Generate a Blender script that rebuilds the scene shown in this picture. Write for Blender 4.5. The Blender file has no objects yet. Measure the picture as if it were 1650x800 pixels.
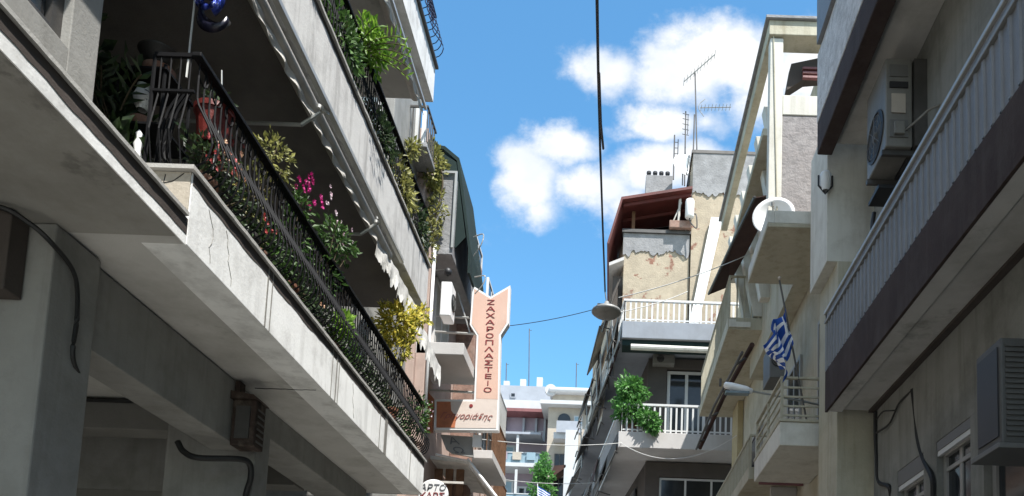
import bpy, math, random
import mathutils
from mathutils import Vector, Matrix
random.seed(11)
R = math.radians
sc = bpy.context.scene
COL = sc.collection

# ------------------------------------------------------------------ camera
F = 1300.0; PH = R(6.0); RO = R(2.0)
EYE = Vector((0, 0, 1.6))
fw = Vector((0, math.cos(PH), math.sin(PH))); r0 = Vector((1, 0, 0)); u0 = r0.cross(fw)
rt = math.cos(RO)*r0 + math.sin(RO)*u0; up = -math.sin(RO)*r0 + math.cos(RO)*u0
CX, CY = 984.77, 978.45
cd = bpy.data.cameras.new('camera'); cam = bpy.data.objects.new('camera', cd); COL.objects.link(cam)
m = Matrix.Identity(4)
for i in range(3):
    m[i][0] = rt[i]; m[i][1] = up[i]; m[i][2] = -fw[i]; m[i][3] = EYE[i]
cam.matrix_world = m
cd.sensor_width = 36; cd.lens = F/1650*36
cd.shift_x = (825-CX)/1650; cd.shift_y = (CY-400)/1650
cd.clip_start = 0.05; cd.clip_end = 2000
sc.camera = cam

def at(px, py, y):
    """direction of a photo point, taken out to depth y"""
    v = fw*F + rt*(px-CX) - up*(py-CY)
    return EYE + v*(y/v.y)

# ------------------------------------------------------------------ light
SUN = Vector((0.32, -0.42, 0.85)).normalized()
sun_el = math.asin(SUN.z); sun_az = math.atan2(SUN.x, SUN.y)
ld = bpy.data.lights.new('sun', 'SUN'); sun = bpy.data.objects.new('sun', ld); COL.objects.link(sun)
ld.energy = 5.0; ld.angle = R(0.53); ld.color = (1.0, 0.965, 0.91)
sun.rotation_euler = (-SUN).to_track_quat('-Z', 'Y').to_euler()
sun.location = (6, -6, 30)

w = bpy.data.worlds.new('World'); sc.world = w; w.use_nodes = True
nt = w.node_tree; N = nt.nodes; L = nt.links; N.clear()
out = N.new('ShaderNodeOutputWorld'); bg = N.new('ShaderNodeBackground'); L.new(bg.outputs[0], out.inputs[0])
bg.inputs[1].default_value = 0.085
sky = N.new('ShaderNodeTexSky'); sky.sky_type = 'NISHITA'; sky.sun_disc = False
sky.sun_elevation = sun_el; sky.sun_rotation = sun_az
sky.air_density = 1.0; sky.dust_density = 0.3; sky.ozone_density = 2.0
tc = N.new('ShaderNodeTexCoord')
sep = N.new('ShaderNodeSeparateXYZ'); L.new(tc.outputs['Generated'], sep.inputs[0])
def wm(op, a, b=None, c=None):
    n = N.new('ShaderNodeMath'); n.operation = op
    for i, x in enumerate((a, b, c)):
        if x is None: continue
        if isinstance(x, (int, float)): n.inputs[i].default_value = x
        else: L.new(x, n.inputs[i])
    return n.outputs[0]
yy = wm('MAXIMUM', sep.outputs[1], 0.02)
cu = wm('DIVIDE', sep.outputs[0], yy); cv = wm('DIVIDE', sep.outputs[2], yy)
cmb = N.new('ShaderNodeCombineXYZ'); L.new(cu, cmb.inputs[0]); L.new(cv, cmb.inputs[1])
def wnoise(scale, detail, rough):
    n = N.new('ShaderNodeTexNoise'); n.inputs['Scale'].default_value = scale
    n.inputs['Detail'].default_value = detail; n.inputs['Roughness'].default_value = rough
    L.new(cmb.outputs[0], n.inputs['Vector']); return n
nz = wnoise(8.0, 10, .62)
nz2 = wnoise(38.0, 5, .6)
# warp the sky coordinates so that the cloud rims are ragged
sb = N.new('ShaderNodeVectorMath'); sb.operation = 'SUBTRACT'; L.new(nz.outputs['Color'], sb.inputs[0]); sb.inputs[1].default_value = (.5, .5, .5)
scl = N.new('ShaderNodeVectorMath'); scl.operation = 'SCALE'; L.new(sb.outputs[0], scl.inputs[0]); scl.inputs[3].default_value = .07
wp = N.new('ShaderNodeVectorMath'); wp.operation = 'ADD'; L.new(cmb.outputs[0], wp.inputs[0]); L.new(scl.outputs[0], wp.inputs[1])
blobs = [(1165, 92, 105, 58, 1), (1095, 120, 75, 55, 1), (1215, 130, 60, 75, 1), (1300, 110, 70, 70, 1), (985, 118, 52, 36, .72), (1068, 205, 55, 30, .95),
         (905, 232, 52, 34, .95), (852, 290, 45, 55, .95), (960, 298, 62, 38, .95), (1045, 275, 75, 42, .98), (1120, 275, 60, 34, .9),
         (1010, 330, 50, 40, .8), (1140, 205, 40, 24, .42), (868, 345, 34, 26, .55), (1010, 215, 50, 16, .4), (760, 380, 60, 22, .15),
         (600, -260, 260, 110, .9), (1300, -330, 300, 120, .9), (980, -640, 420, 120, .8), (980, -1500, 2200, 720, 1)]  # last entry is unseen overhead cloud, added for neutral fill light
acc = None
for px, py, rx, ry, s in blobs:
    p = at(px, py, 1.0) - EYE
    a = N.new('ShaderNodeVectorMath'); a.operation = 'SUBTRACT'; L.new(wp.outputs[0], a.inputs[0]); a.inputs[1].default_value = (p.x, p.z, 0)
    b = N.new('ShaderNodeVectorMath'); b.operation = 'MULTIPLY'; L.new(a.outputs[0], b.inputs[0]); b.inputs[1].default_value = (F/rx/1.30, F/ry/1.30, 0)
    c = N.new('ShaderNodeVectorMath'); c.operation = 'LENGTH'; L.new(b.outputs[0], c.inputs[0])
    d = wm('MULTIPLY', wm('SUBTRACT', 1.25, c.outputs['Value']), s)
    acc = d if acc is None else wm('SMOOTH_MAX', acc, d, .12)
dens = wm('ADD', acc, wm('MULTIPLY', wm('SUBTRACT', nz.outputs[0], .5), 1.5))
dens = wm('ADD', dens, wm('MULTIPLY', wm('SUBTRACT', nz2.outputs[0], .5), .5))
mr = N.new('ShaderNodeMapRange'); mr.interpolation_type = 'SMOOTHSTEP'; L.new(dens, mr.inputs[0])
mr.inputs[1].default_value = -.02; mr.inputs[2].default_value = .82
front = wm('GREATER_THAN', sep.outputs[1], .02)
cover = wm('ADD', wm('MULTIPLY', mr.outputs[0], front), wm('MULTIPLY', wm('SUBTRACT', 1.0, front), .5))  # even cloud cover behind the camera, added as neutral fill light
hs = N.new('ShaderNodeHueSaturation'); hs.inputs['Saturation'].default_value = 1.08; hs.inputs['Value'].default_value = 2.0
tint = N.new('ShaderNodeMix'); tint.data_type = 'RGBA'; tint.blend_type = 'MULTIPLY'; tint.inputs[0].default_value = 1.0
tint.inputs[7].default_value = (.74, 1.0, 1.0, 1); L.new(sky.outputs[0], tint.inputs[6]); L.new(tint.outputs[2], hs.inputs['Color'])
mx = N.new('ShaderNodeMix'); mx.data_type = 'RGBA'; L.new(cover, mx.inputs[0]); L.new(hs.outputs[0], mx.inputs[6]); 
nz3 = wnoise(6.5, 6, .55); cr = N.new('ShaderNodeValToRGB'); cr.color_ramp.elements[0].position = .36; cr.color_ramp.elements[1].position = .60
cr.color_ramp.elements[0].color = (.80, .85, .92, 1); cr.color_ramp.elements[1].color = (1, 1, 1, 1); L.new(nz3.outputs[0], cr.inputs[0])
cs = N.new('ShaderNodeVectorMath'); cs.operation = 'SCALE'; L.new(cr.outputs[0], cs.inputs[0]); cs.inputs[3].default_value = 7.9; L.new(cs.outputs[0], mx.inputs[7])
L.new(mx.outputs[2], bg.inputs[0])

sc.view_settings.view_transform = 'Standard'; sc.view_settings.look = 'None'
sc.view_settings.exposure = 0.8; sc.view_settings.gamma = 1.0; sc.view_settings.use_curve_mapping = False
sc.render.engine = 'CYCLES'
try:
    sc.cycles.max_bounces = 8; sc.cycles.diffuse_bounces = 5
except Exception: pass

# ------------------------------------------------------------------ materials
def mat(name, col, rough=.85, var=.18, scale=2.5, bump=.25, dirt=None, damt=.5, dscale=1.2, streak=0.0, metal=0.0, fine=45, patch=None, pthr=.55, pscale=1.6):
    M = bpy.data.materials.new(name); M.use_nodes = True
    t = M.node_tree; n = t.nodes; l = t.links; n.clear()
    o = n.new('ShaderNodeOutputMaterial'); b = n.new('ShaderNodeBsdfPrincipled'); l.new(b.outputs[0], o.inputs[0])
    b.inputs['Roughness'].default_value = rough; b.inputs['Metallic'].default_value = metal
    b.inputs['Specular IOR Level'].default_value = .12 if 'iron' in name else (.25 if rough > .7 else .5)
    g = n.new('ShaderNodeNewGeometry')
    def noise(s, det=5, r=.6, vec=None):
        k = n.new('ShaderNodeTexNoise'); k.inputs['Scale'].default_value = s; k.inputs['Detail'].default_value = det; k.inputs['Roughness'].default_value = r
        l.new(vec or g.outputs['Position'], k.inputs['Vector']); return k.outputs[0]
    def ramp(src, a, bb, ca, cb):
        k = n.new('ShaderNodeValToRGB'); k.color_ramp.elements[0].position = a; k.color_ramp.elements[1].position = bb
        k.color_ramp.elements[0].color = ca; k.color_ramp.elements[1].color = cb; l.new(src, k.inputs[0]); return k.outputs[0]
    def mixc(f, a, bb, mode='MIX'):
        k = n.new('ShaderNodeMix'); k.data_type = 'RGBA'; k.blend_type = mode
        if isinstance(f, float): k.inputs[0].default_value = f
        else: l.new(f, k.inputs[0])
        for i, x in ((6, a), (7, bb)):
            if isinstance(x, tuple): k.inputs[i].default_value = x
            else: l.new(x, k.inputs[i])
        return k.outputs[2]
    c4 = lambda c, k=1.0: (min(1, c[0]*k), min(1, c[1]*k), min(1, c[2]*k), 1)
    base = ramp(noise(scale), .3, .72, c4(col, 1-var), c4(col, 1+var))
    if patch:
        f = ramp(noise(pscale, 8, .68), pthr, pthr+.04, (0, 0, 0, 1), (1, 1, 1, 1))
        base = mixc(f, base, ramp(noise(9, 6, .7), .35, .7, c4(patch, .75), c4(patch, 1.25)))
    if dirt:
        f = ramp(noise(dscale, 8, .7), .48, .78, (0, 0, 0, 1), (damt, damt, damt, 1))
        base = mixc(f, base, c4(dirt))
    if streak:
        mp = n.new('ShaderNodeMapping'); mp.inputs['Scale'].default_value = (7, 7, .5); l.new(g.outputs['Position'], mp.inputs['Vector'])
        f = ramp(noise(1.0, 6, .65, mp.outputs[0]), .5, .8, (0, 0, 0, 1), (streak, streak, streak, 1))
        base = mixc(f, base, c4(dirt or (.1, .09, .08)))
    l.new(base, b.inputs['Base Color'])
    if bump:
        k = n.new('ShaderNodeBump'); k.inputs['Strength'].default_value = bump; k.inputs['Distance'].default_value = .02
        a = noise(fine, 6, .65); l.new(a, k.inputs['Height']); l.new(k.outputs[0], b.inputs['Normal'])
    return M

def leafmat(name, dark, light, trans=.3, sc_=14):
    M = bpy.data.materials.new(name); M.use_nodes = True
    t = M.node_tree; n = t.nodes; l = t.links; n.clear()
    o = n.new('ShaderNodeOutputMaterial'); b = n.new('ShaderNodeBsdfPrincipled'); tr = n.new('ShaderNodeBsdfTranslucent'); mxs = n.new('ShaderNodeMixShader')
    b.inputs['Roughness'].default_value = .5
    g = n.new('ShaderNodeNewGeometry'); k = n.new('ShaderNodeTexNoise'); k.inputs['Scale'].default_value = sc_; k.inputs['Detail'].default_value = 3
    l.new(g.outputs['Position'], k.inputs['Vector'])
    r = n.new('ShaderNodeValToRGB'); r.color_ramp.elements[0].position = .36; r.color_ramp.elements[1].position = .64
    r.color_ramp.elements[0].color = (*dark, 1); r.color_ramp.elements[1].color = (*light, 1); l.new(k.outputs[0], r.inputs[0])
    l.new(r.outputs[0], b.inputs['Base Color']); l.new(r.outputs[0], tr.inputs[0])
    mxs.inputs[0].default_value = trans; l.new(b.outputs[0], mxs.inputs[1]); l.new(tr.outputs[0], mxs.inputs[2]); l.new(mxs.outputs[0], o.inputs[0])
    return M

DG = (.10, .09, .075)
M = dict(
 soffit_shade=mat('shaded_soffit', (.17, .155, .145), var=.12, dirt=(.07, .065, .06), damt=.5),  # deep shade under the second floor slab put into a darker colour
 plaster=mat('grey_plaster', (.29, .285, .268), var=.12, dirt=(.13, .125, .11), damt=.65, dscale=1.6, streak=.45, bump=.2),
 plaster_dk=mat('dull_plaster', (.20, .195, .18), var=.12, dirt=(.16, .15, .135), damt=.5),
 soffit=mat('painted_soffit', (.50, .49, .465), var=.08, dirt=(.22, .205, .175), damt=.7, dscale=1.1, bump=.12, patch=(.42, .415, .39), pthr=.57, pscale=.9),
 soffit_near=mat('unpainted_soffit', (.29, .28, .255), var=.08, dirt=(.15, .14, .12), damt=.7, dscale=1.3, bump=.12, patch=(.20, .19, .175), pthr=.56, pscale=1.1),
 fascia=mat('white_fascia', (.82, .82, .80), var=.06, dirt=(.34, .33, .31), damt=.75, dscale=2.6, streak=.55, bump=.15),
 fascia_shadow=mat('shadow_streaked_fascia', (.66, .65, .63), var=.12, dirt=(.24, .23, .22), damt=.8, dscale=2.5, streak=.9, bump=.2),  # streaks paint in the shadows crossing this fascia, over real dirt
 coping=mat('marble_coping', (.42, .41, .385), var=.1, dirt=(.35, .33, .3), damt=.6, dscale=5),
 marble=mat('cracked_stone', (.46, .41, .34), var=.3, scale=9, dirt=(.14, .12, .09), damt=.9, dscale=9),
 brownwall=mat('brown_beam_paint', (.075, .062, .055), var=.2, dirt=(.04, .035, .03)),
 iron=mat('black_iron', (.008, .008, .009), rough=.6, var=.3, bump=.1),
 lamp_enamel=mat('lamp_enamel', (.92, .92, .92), rough=.35, var=.03, bump=0),
 ac_dark=mat('dusty_dark_casing', (.085, .084, .08), rough=.6, var=.15, dirt=(.05, .047, .042), damt=.6, dscale=4, streak=.4, bump=.1),
 ironblue=mat('blue_black_iron', (.02, .028, .06), rough=.45, var=.3, bump=.1, metal=.2),
 rail_grey=mat('grey_metal_rail', (.26, .26, .25), rough=.5, var=.2, bump=.1, metal=.3),
 steel=mat('painted_steel', (.42, .42, .40), rough=.4, var=.15, bump=.05, metal=.4),
 darksteel=mat('dark_steel', (.09, .085, .08), rough=.5, var=.3, bump=.1, metal=.4),
 canvas=mat('striped_canvas', (.52, .50, .46), var=.12, dirt=(.25, .23, .2), damt=.6, dscale=4, bump=.2),
 canvas_w=mat('weathered_canvas', (.66, .65, .62), var=.15, dirt=(.3, .29, .27), damt=.7, dscale=4, bump=.2),
 green_canvas=mat('dark_green_canvas', (.012, .026, .024), var=.2),
 brown_canvas=mat('brown_canvas', (.060, .032, .026), var=.25, dirt=(.03, .02, .018), streak=.4),
 cable=mat('black_cable', (.012, .012, .012), rough=.6, var=.1, bump=0),
 wire_w=mat('pale_wire', (.55, .55, .53), rough=.6, var=.1, bump=0),
 rust=mat('rusty_steel', (.05, .034, .028), rough=.8, var=.4, scale=12, dirt=(.2, .17, .14), damt=.7, dscale=9, bump=.6),
 pot_dark=mat('dark_pot', (.03, .028, .026), rough=.5), pot_terra=mat('terracotta', (.17, .075, .045), rough=.8, dirt=(.4, .35, .3), dscale=6),
 pot_red=mat('red_plastic_pot', (.16, .025, .02), rough=.4), pot_white=mat('white_ceramic', (.75, .74, .7), rough=.25, var=.05, patch=(.05, .06, .1), pthr=.58, pscale=14),
 glass=mat('dark_window_glass', (.02, .024, .028), rough=.08, var=.3, bump=0),
 glass_blue=mat('curtained_glass', (.20, .25, .27), rough=.15, var=.25, scale=1.5, bump=0),
 frame_w=mat('white_window_frame', (.58, .58, .57), rough=.5, var=.06, bump=.05),
 frame_g=mat('grey_window_frame', (.30, .29, .27), rough=.5, var=.1, bump=.05),
 shutter=mat('grey_shutter', (.22, .21, .19), rough=.6, var=.1),
 ribbed=mat('blue_grey_sheet', (.19, .192, .198), rough=.5, var=.1, dirt=(.12, .12, .12), damt=.7, dscale=2, streak=.7),
 maroon=mat('maroon_brown_paint', (.048, .033, .030), var=.2, dirt=(.085, .072, .066), damt=.6, dscale=3, streak=.6),
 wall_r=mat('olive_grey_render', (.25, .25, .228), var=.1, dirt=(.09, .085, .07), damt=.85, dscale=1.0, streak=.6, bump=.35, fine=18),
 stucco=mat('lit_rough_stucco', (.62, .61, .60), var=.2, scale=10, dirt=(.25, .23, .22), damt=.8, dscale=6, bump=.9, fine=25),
 cream=mat('cream_render', (.46, .43, .335), var=.08, dirt=(.24, .20, .13), damt=.7, dscale=1.3, streak=.6, bump=.35, fine=20),
 cream_w=mat('bright_cream_paint', (.64, .625, .56), var=.05, dirt=(.34, .31, .25), damt=.6, dscale=2.4, streak=.5, bump=.2),
 cream_dk=mat('ochre_render', (.44, .37, .22), var=.12, dirt=(.22, .17, .09), damt=.6),
 roughgrey=mat('peeled_cement_render', (.30, .28, .275), var=.28, scale=7, dirt=(.2, .175, .165), damt=.9, dscale=3.5, bump=1.0, fine=14),
 oldwall=mat('peeling_plaster_wall', (.40, .34, .255), var=.15, scale=3, dirt=(.30, .25, .19), damt=.8, dscale=1.4, streak=.3, patch=(.24, .12, .085), pthr=.575, pscale=1.9, bump=.8, fine=20),
 cement=mat('grey_cement_render', (.27, .27, .275), var=.25, scale=3, dirt=(.18, .18, .18), damt=.8, dscale=1.8, bump=.8, fine=18),
 shaded_slab=mat('shaded_blue_grey_slab', (.27, .29, .32), var=.08, dirt=(.2, .2, .2), damt=.5, streak=.3),  # shade on the upper slab put into its blue-grey colour
 white_slab=mat('white_slab', (.50, .485, .47), var=.06, dirt=(.4, .38, .36), damt=.5, streak=.3),
 taupe=mat('taupe_wall', (.10, .088, .08), var=.12, dirt=(.09, .08, .07), damt=.5),
 pink=mat('pinkish_wall', (.42, .32, .275), var=.14, dirt=(.24, .18, .15), damt=.6),
 brick=mat('brown_brick', (.27, .17, .135), var=.3, scale=9, dirt=(.35, .3, .26), damt=.6, dscale=5),
 wood=mat('brown_wood', (.13, .07, .04), var=.3, scale=6),
 redroof=mat('dark_red_sheet', (.10, .020, .016), rough=.6, var=.25, dirt=(.06, .03, .025), damt=.6, dscale=3),
 redpaint=mat('red_paint', (.20, .075, .075), rough=.6, var=.15),
 salmon=mat('salmon_sign_face', (.62, .41, .32), rough=.45, var=.09, scale=1.6, bump=.05, dirt=(.62, .47, .38), damt=.7, dscale=1.5, streak=.25),
 signpale=mat('pale_sign_face', (.64, .55, .49), rough=.45, var=.06, bump=.05, dirt=(.42, .33, .27), damt=.5, dscale=3), signorange=mat('orange_sign_face', (.42, .14, .06), rough=.5, var=.3, scale=4, bump=.05, dirt=(.3, .1, .05), dscale=3),
 white=mat('white_paint', (.74, .74, .73), rough=.5, var=.04, bump=.05), letter=mat('maroon_lettering', (.22, .02, .022), rough=.5, var=.1, bump=0),
 lettergrey=mat('grey_lettering', (.12, .12, .13), rough=.5, var=.1, bump=0), letterred=mat('script_lettering', (.26, .07, .06), rough=.5, var=.1, bump=0),
 plastic=mat('aged_plastic', (.19, .185, .168), rough=.5, var=.1, dirt=(.10, .092, .08), damt=.6, dscale=4, streak=.5, bump=.05), plastic_g=mat('grey_plastic', (.13, .128, .122), rough=.5, var=.1, bump=.05),
 blackpl=mat('black_plastic', (.02, .02, .022), rough=.5, bump=0),
 blue=mat('flag_blue', (.02, .075, .33), rough=.8, var=.1, bump=0), flagw=mat('flag_white', (.75, .77, .8), rough=.8, var=.05, bump=0),
 foil=mat('blue_foil', (.05, .08, .42), rough=.15, var=.4, scale=14, metal=.7, bump=.5, patch=(.9, .9, .95), pthr=.56, pscale=11), foilblack=mat('black_foil', (.015, .015, .03), rough=.25, var=.3),
 asphalt=mat('asphalt', (.10, .098, .094), var=.2, scale=1.5, bump=.5), pave=mat('pavement_slabs', (.42, .41, .38), var=.15, bump=.4),
 farwhite=mat('far_white_render', (.50, .51, .52), var=.06), fargrey=mat('far_grey_render', (.32, .34, .38), var=.08), farpink=mat('far_lilac_wall', (.34, .28, .33), var=.12, scale=.8),
 farblue=mat('far_blue_panel', (.24, .34, .40), rough=.3, var=.15, scale=.7, bump=0), farcream=mat('far_cream_wall', (.42, .37, .31), var=.1),
 leaf=leafmat('green_leaf', (.025, .06, .015), (.10, .20, .045)), leaf_dk=leafmat('dark_leaf', (.012, .028, .012), (.06, .10, .035)),
 leaf_lime=leafmat('lime_leaf', (.08, .20, .02), (.28, .46, .06), .4), leaf_yel=leafmat('yellow_leaf', (.16, .20, .03), (.95, .80, .16), .35, 22),
 leaf_dry=leafmat('olive_vine_leaf', (.07, .08, .03), (.42, .41, .12), .3), leaf_bush=leafmat('bush_leaf', (.04, .13, .03), (.16, .38, .09), .35, 9),
 petal_pink=leafmat('magenta_petal', (.40, .01, .14), (.66, .05, .30), .2), petal_pale=leafmat('pale_pink_petal', (.70, .48, .56), (.92, .82, .86), .2),
 petal_red=leafmat('red_petal', (.36, .03, .03), (.66, .16, .16), .2, 30), petal_salmon=leafmat('salmon_petal', (.55, .22, .16), (.72, .50, .32), .2, 30),
 stem=mat('brown_stem', (.10, .08, .05), var=.2, bump=.1),
)

# ------------------------------------------------------------------ mesh helpers
class MB:
    def __init__(s): s.v = []; s.f = []; s.mi = []; s.cur = 0
    def add(s, vs, fs):
        k = len(s.v); s.v += [tuple(p) for p in vs]; s.f += [tuple(k+i for i in f) for f in fs]; s.mi += [s.cur]*len(fs); return s
    def box(s, x0, x1, y0, y1, z0, z1):
        if x0 > x1: x0, x1 = x1, x0
        if y0 > y1: y0, y1 = y1, y0
        if z0 > z1: z0, z1 = z1, z0
        return s.add([(x0,y0,z0),(x1,y0,z0),(x1,y1,z0),(x0,y1,z0),(x0,y0,z1),(x1,y0,z1),(x1,y1,z1),(x0,y1,z1)],
            [(0,3,2,1),(4,5,6,7),(0,1,5,4),(1,2,6,5),(2,3,7,6),(3,0,4,7)])
    def prism(s, pts, ext):
        """closed outline pts (3D) pushed along vector ext"""
        n = len(pts); e = Vector(ext); a = [Vector(p) for p in pts]
        return s.add(a+[p+e for p in a], [tuple(range(n))[::-1], tuple(range(n, 2*n))]+[(i, (i+1)%n, n+(i+1)%n, n+i) for i in range(n)])
    def tube(s, pts, r, n=6, cap=True):
        P = [Vector(p) for p in pts]; k = len(s.v); vs = []; m_ = len(P)
        rr = r if isinstance(r, (list, tuple)) else [r]*m_
        up_ = None
        for i, p in enumerate(P):
            t = (P[min(i+1, m_-1)]-P[max(i-1, 0)]).normalized()
            if up_ is None: up_ = Vector((0, 0, 1)) if abs(t.z) < .9 else Vector((0, 1, 0))
            a = t.cross(up_)
            if a.length < 1e-4: a = t.cross(Vector((1, 0, 0)))
            a.normalize(); b = t.cross(a)
            up_ = -b if False else up_
            for j in range(n):
                q = 2*math.pi*j/n; vs.append(p+(a*math.cos(q)+b*math.sin(q))*rr[i])
        fs = [(i*n+j, i*n+(j+1)%n, (i+1)*n+(j+1)%n, (i+1)*n+j) for i in range(m_-1) for j in range(n)]
        if cap: fs += [tuple(range(n))[::-1], tuple((m_-1)*n+j for j in range(n))]
        return s.add(vs, fs)
    def lathe(s, prof, c, n=20, axis='z', cap=True):
        """prof list of (radius, height) about axis through c"""
        vs = []
        for r, h in prof:
            for j in range(n):
                q = 2*math.pi*j/n; a, b = r*math.cos(q), r*math.sin(q)
                vs.append((c[0]+a, c[1]+b, c[2]+h) if axis == 'z' else ((c[0]+h, c[1]+a, c[2]+b) if axis == 'x' else (c[0]+a, c[1]+h, c[2]+b)))
        k = len(prof)
        fs = [(i*n+j, i*n+(j+1)%n, (i+1)*n+(j+1)%n, (i+1)*n+j) for i in range(k-1) for j in range(n)]
        if cap: fs += [tuple(range(n))[::-1], tuple((k-1)*n+j for j in range(n))]
        return s.add(vs, fs)
    def leafq(s, p, d, L_, w_, bend=.25):
        d = d.normalized(); a = d.cross(Vector((random.uniform(-1,1), random.uniform(-1,1), random.uniform(-1,1))))
        if a.length < 1e-3: a = Vector((1, 0, 0))
        a.normalize(); nrm = d.cross(a)
        return s.add([p, p+d*L_*.5+a*w_*.5+nrm*L_*bend*.3, p+d*L_-nrm*L_*bend*.3, p+d*L_*.5-a*w_*.5+nrm*L_*bend*.3], [(0, 1, 2), (0, 2, 3)])
    def build(s, name, m_, parent=None, bevel=0, smooth=False, top=None):
        """parent: its thing or part; top: the thing whose base is the origin"""
        root = top or parent
        while root is not None and root.parent is not None: root = root.parent
        if root is None:
            xs = [v[0] for v in s.v]; ys = [v[1] for v in s.v]; zs = [v[2] for v in s.v]
            o_ = Vector(((min(xs)+max(xs))/2, (min(ys)+max(ys))/2, min(zs)))
        else: o_ = root.location
        me = bpy.data.meshes.new(name); me.from_pydata([(v[0]-o_.x, v[1]-o_.y, v[2]-o_.z) for v in s.v], [], s.f)
        ms = m_ if isinstance(m_, list) else [m_]
        for q in ms: me.materials.append(q)
        if len(ms) > 1: me.polygons.foreach_set('material_index', s.mi)
        if smooth: me.polygons.foreach_set('use_smooth', [True]*len(me.polygons))
        me.update()
        ob = bpy.data.objects.new(name, me); COL.objects.link(ob)
        if parent is None: ob.location = o_
        else: ob.parent = parent
        if bevel:
            bv = ob.modifiers.new('bevel', 'BEVEL'); bv.width = bevel; bv.segments = 2; bv.limit_method = 'ANGLE'
        return ob

def thing(name, label, cat, loc=(0, 0, 0), group=None):
    o = bpy.data.objects.new(name, None); COL.objects.link(o); o.location = loc; o.empty_display_size = .2
    o['label'] = label; o['category'] = cat
    if group: o['group'] = group
    return o
def tag(o, label, cat, group=None):
    o['label'] = label; o['category'] = cat
    if group: o['group'] = group
    return o
def struct(o): o['kind'] = 'structure'; return o
def B(*a): return MB().box(*a)
def curve(pts, n=8):
    """smooth path through points (Catmull-Rom)"""
    P = [Vector(p) for p in pts]; P = [P[0]*2-P[1]]+P+[P[-1]*2-P[-2]]; o = []
    for i in range(1, len(P)-2):
        for k in range(n):
            t = k/n; a, b, c, d = P[i-1], P[i], P[i+1], P[i+2]
            o.append(.5*((2*b)+(c-a)*t+(2*a-5*b+4*c-d)*t*t+(3*b-a-3*c+d)*t**3))
    o.append(P[-2]); return o
def sag(a, b, s, n=14):
    a, b = Vector(a), Vector(b)
    return [a.lerp(b, i/n)-Vector((0, 0, 4*s*(i/n)*(1-i/n))) for i in range(n+1)]
def text_mesh(body, size, name, m_, parent, loc, sx=1.0, sy=1.0, shear=0, rot=None, ext=.004):
    cu_ = bpy.data.curves.new('txt', 'FONT'); cu_.body = body; cu_.size = size; cu_.align_x = 'CENTER'; cu_.align_y = 'CENTER'; cu_.extrude = ext; cu_.shear = shear
    cu_.resolution_u = 3
    to = bpy.data.objects.new('txt', cu_); COL.objects.link(to)
    dg = bpy.context.evaluated_depsgraph_get(); me = bpy.data.meshes.new_from_object(to.evaluated_get(dg))
    bpy.data.objects.remove(to); bpy.data.curves.remove(cu_)
    me.name = name; me.materials.clear(); me.materials.append(m_)
    mt = Matrix.Rotation(R(90), 4, 'X') @ Matrix.Diagonal((sx, sy, 1, 1))
    if rot is not None: mt = rot @ mt
    me.transform(Matrix.Translation(Vector(loc)-parent.location) @ mt)
    ob = bpy.data.objects.new(name, me); COL.objects.link(ob); ob.parent = parent; return ob

# ------------------------------------------------------------------ ground
struct(B(-150, 150, -60, 300, -.3, -.004).build('ground', M['pave']))
struct(B(-1.9, 1.9, -60, 120, -.002, .0).build('road', M['asphalt']))
struct(B(-3.2, -1.9, -20, 40, 0, .13).build('pavement', M['pave'], bevel=.01))
struct(B(1.9, 3.15, -20, 21, 0, .13).build('pavement', M['pave'], bevel=.01))

# ------------------------------------------------------------------ railings
def iron_rail(parent, x, y0, y1, z0, z1, name, m_, step=.072, belly=.12, scroll=True, vary=0):
    a = MB(); H = z1-z0
    y = y0+.03
    while y < y1:
        pts = [(x, y, z0+.03), (x+belly*.7, y, z0+.10*H), (x+belly, y, z0+.26*H), (x+belly*.72, y, z0+.42*H), (x+belly*.12, y, z0+.60*H), (x, y, z0+.72*H), (x, y, z1-.02)]
        a.tube(curve(pts, 2), .0072, 4, cap=False); y += step
    a.box(x-.008, x+.008, y0, y1, z0+.025, z0+.04)
    if scroll:
        y = y0+.08; k = 0
        while y < y1-.05:
            for q in range(1):
                cz = z1-.075 if q == 0 else z0+.60*H
                c = [(x+(.015 if q else .0), y+.055*math.cos(t)*(1-.35*q), cz+.055*math.sin(t)) for t in [i*math.pi/5 for i in range(11)]]
                a.tube(c, .006, 4, cap=False)
            y += .17
    o = a.build(name, m_, parent)
    t = MB().box(x-.03, x+.03, y0-.02, y1+.02, z1-.012, z1+.018).build('handrail', m_, o, bevel=.006)
    return o

# =========================================================== LEFT APARTMENT BUILDING
A = thing('apartment_building', 'shaded grey apartment building on the left with iron railed balconies over pillars', 'building', (-5, 5, 0))
# body of the building above and the recessed loggia back wall
wb = MB()
wb.box(-9, -4.2, -4, 10.2, 4.32, 6.535); wb.box(-9, -4.2, -4, 10.2, 6.72, 9.285); wb.box(-9, -4.2, -4, 9.9, 9.47, 12.2)
w0 = wb.build('wall', M['plaster'], A)
# projecting room close to the camera, with its window opening
pr_ = MB(); pr_.box(-4.199, -2.95, -4, 2.6, 4.32, 6.535); pr_.box(-4.199, -2.95, 3.92, 4.14, 4.32, 6.535); pr_.box(-4.199, -2.95, 2.6, 3.92, 4.32, 4.86); pr_.box(-4.199, -2.95, 2.6, 3.92, 6.2, 6.535)
pr_.build('wall', M['plaster'], A, bevel=.006)
wn = MB().box(-3.06, -3.0, 2.601, 2.68, 4.861, 6.199).box(-3.06, -3.0, 3.84, 3.919, 4.861, 6.199).box(-3.06, -3.0, 2.68, 3.84, 4.861, 4.93).box(-3.06, -3.0, 3.22, 3.29, 4.93, 6.199).build('window', M['darksteel'], A)
B(-3.05, -3.03, 2.69, 3.83, 4.935, 6.19).build('pane', M['glass'], wn)
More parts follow.
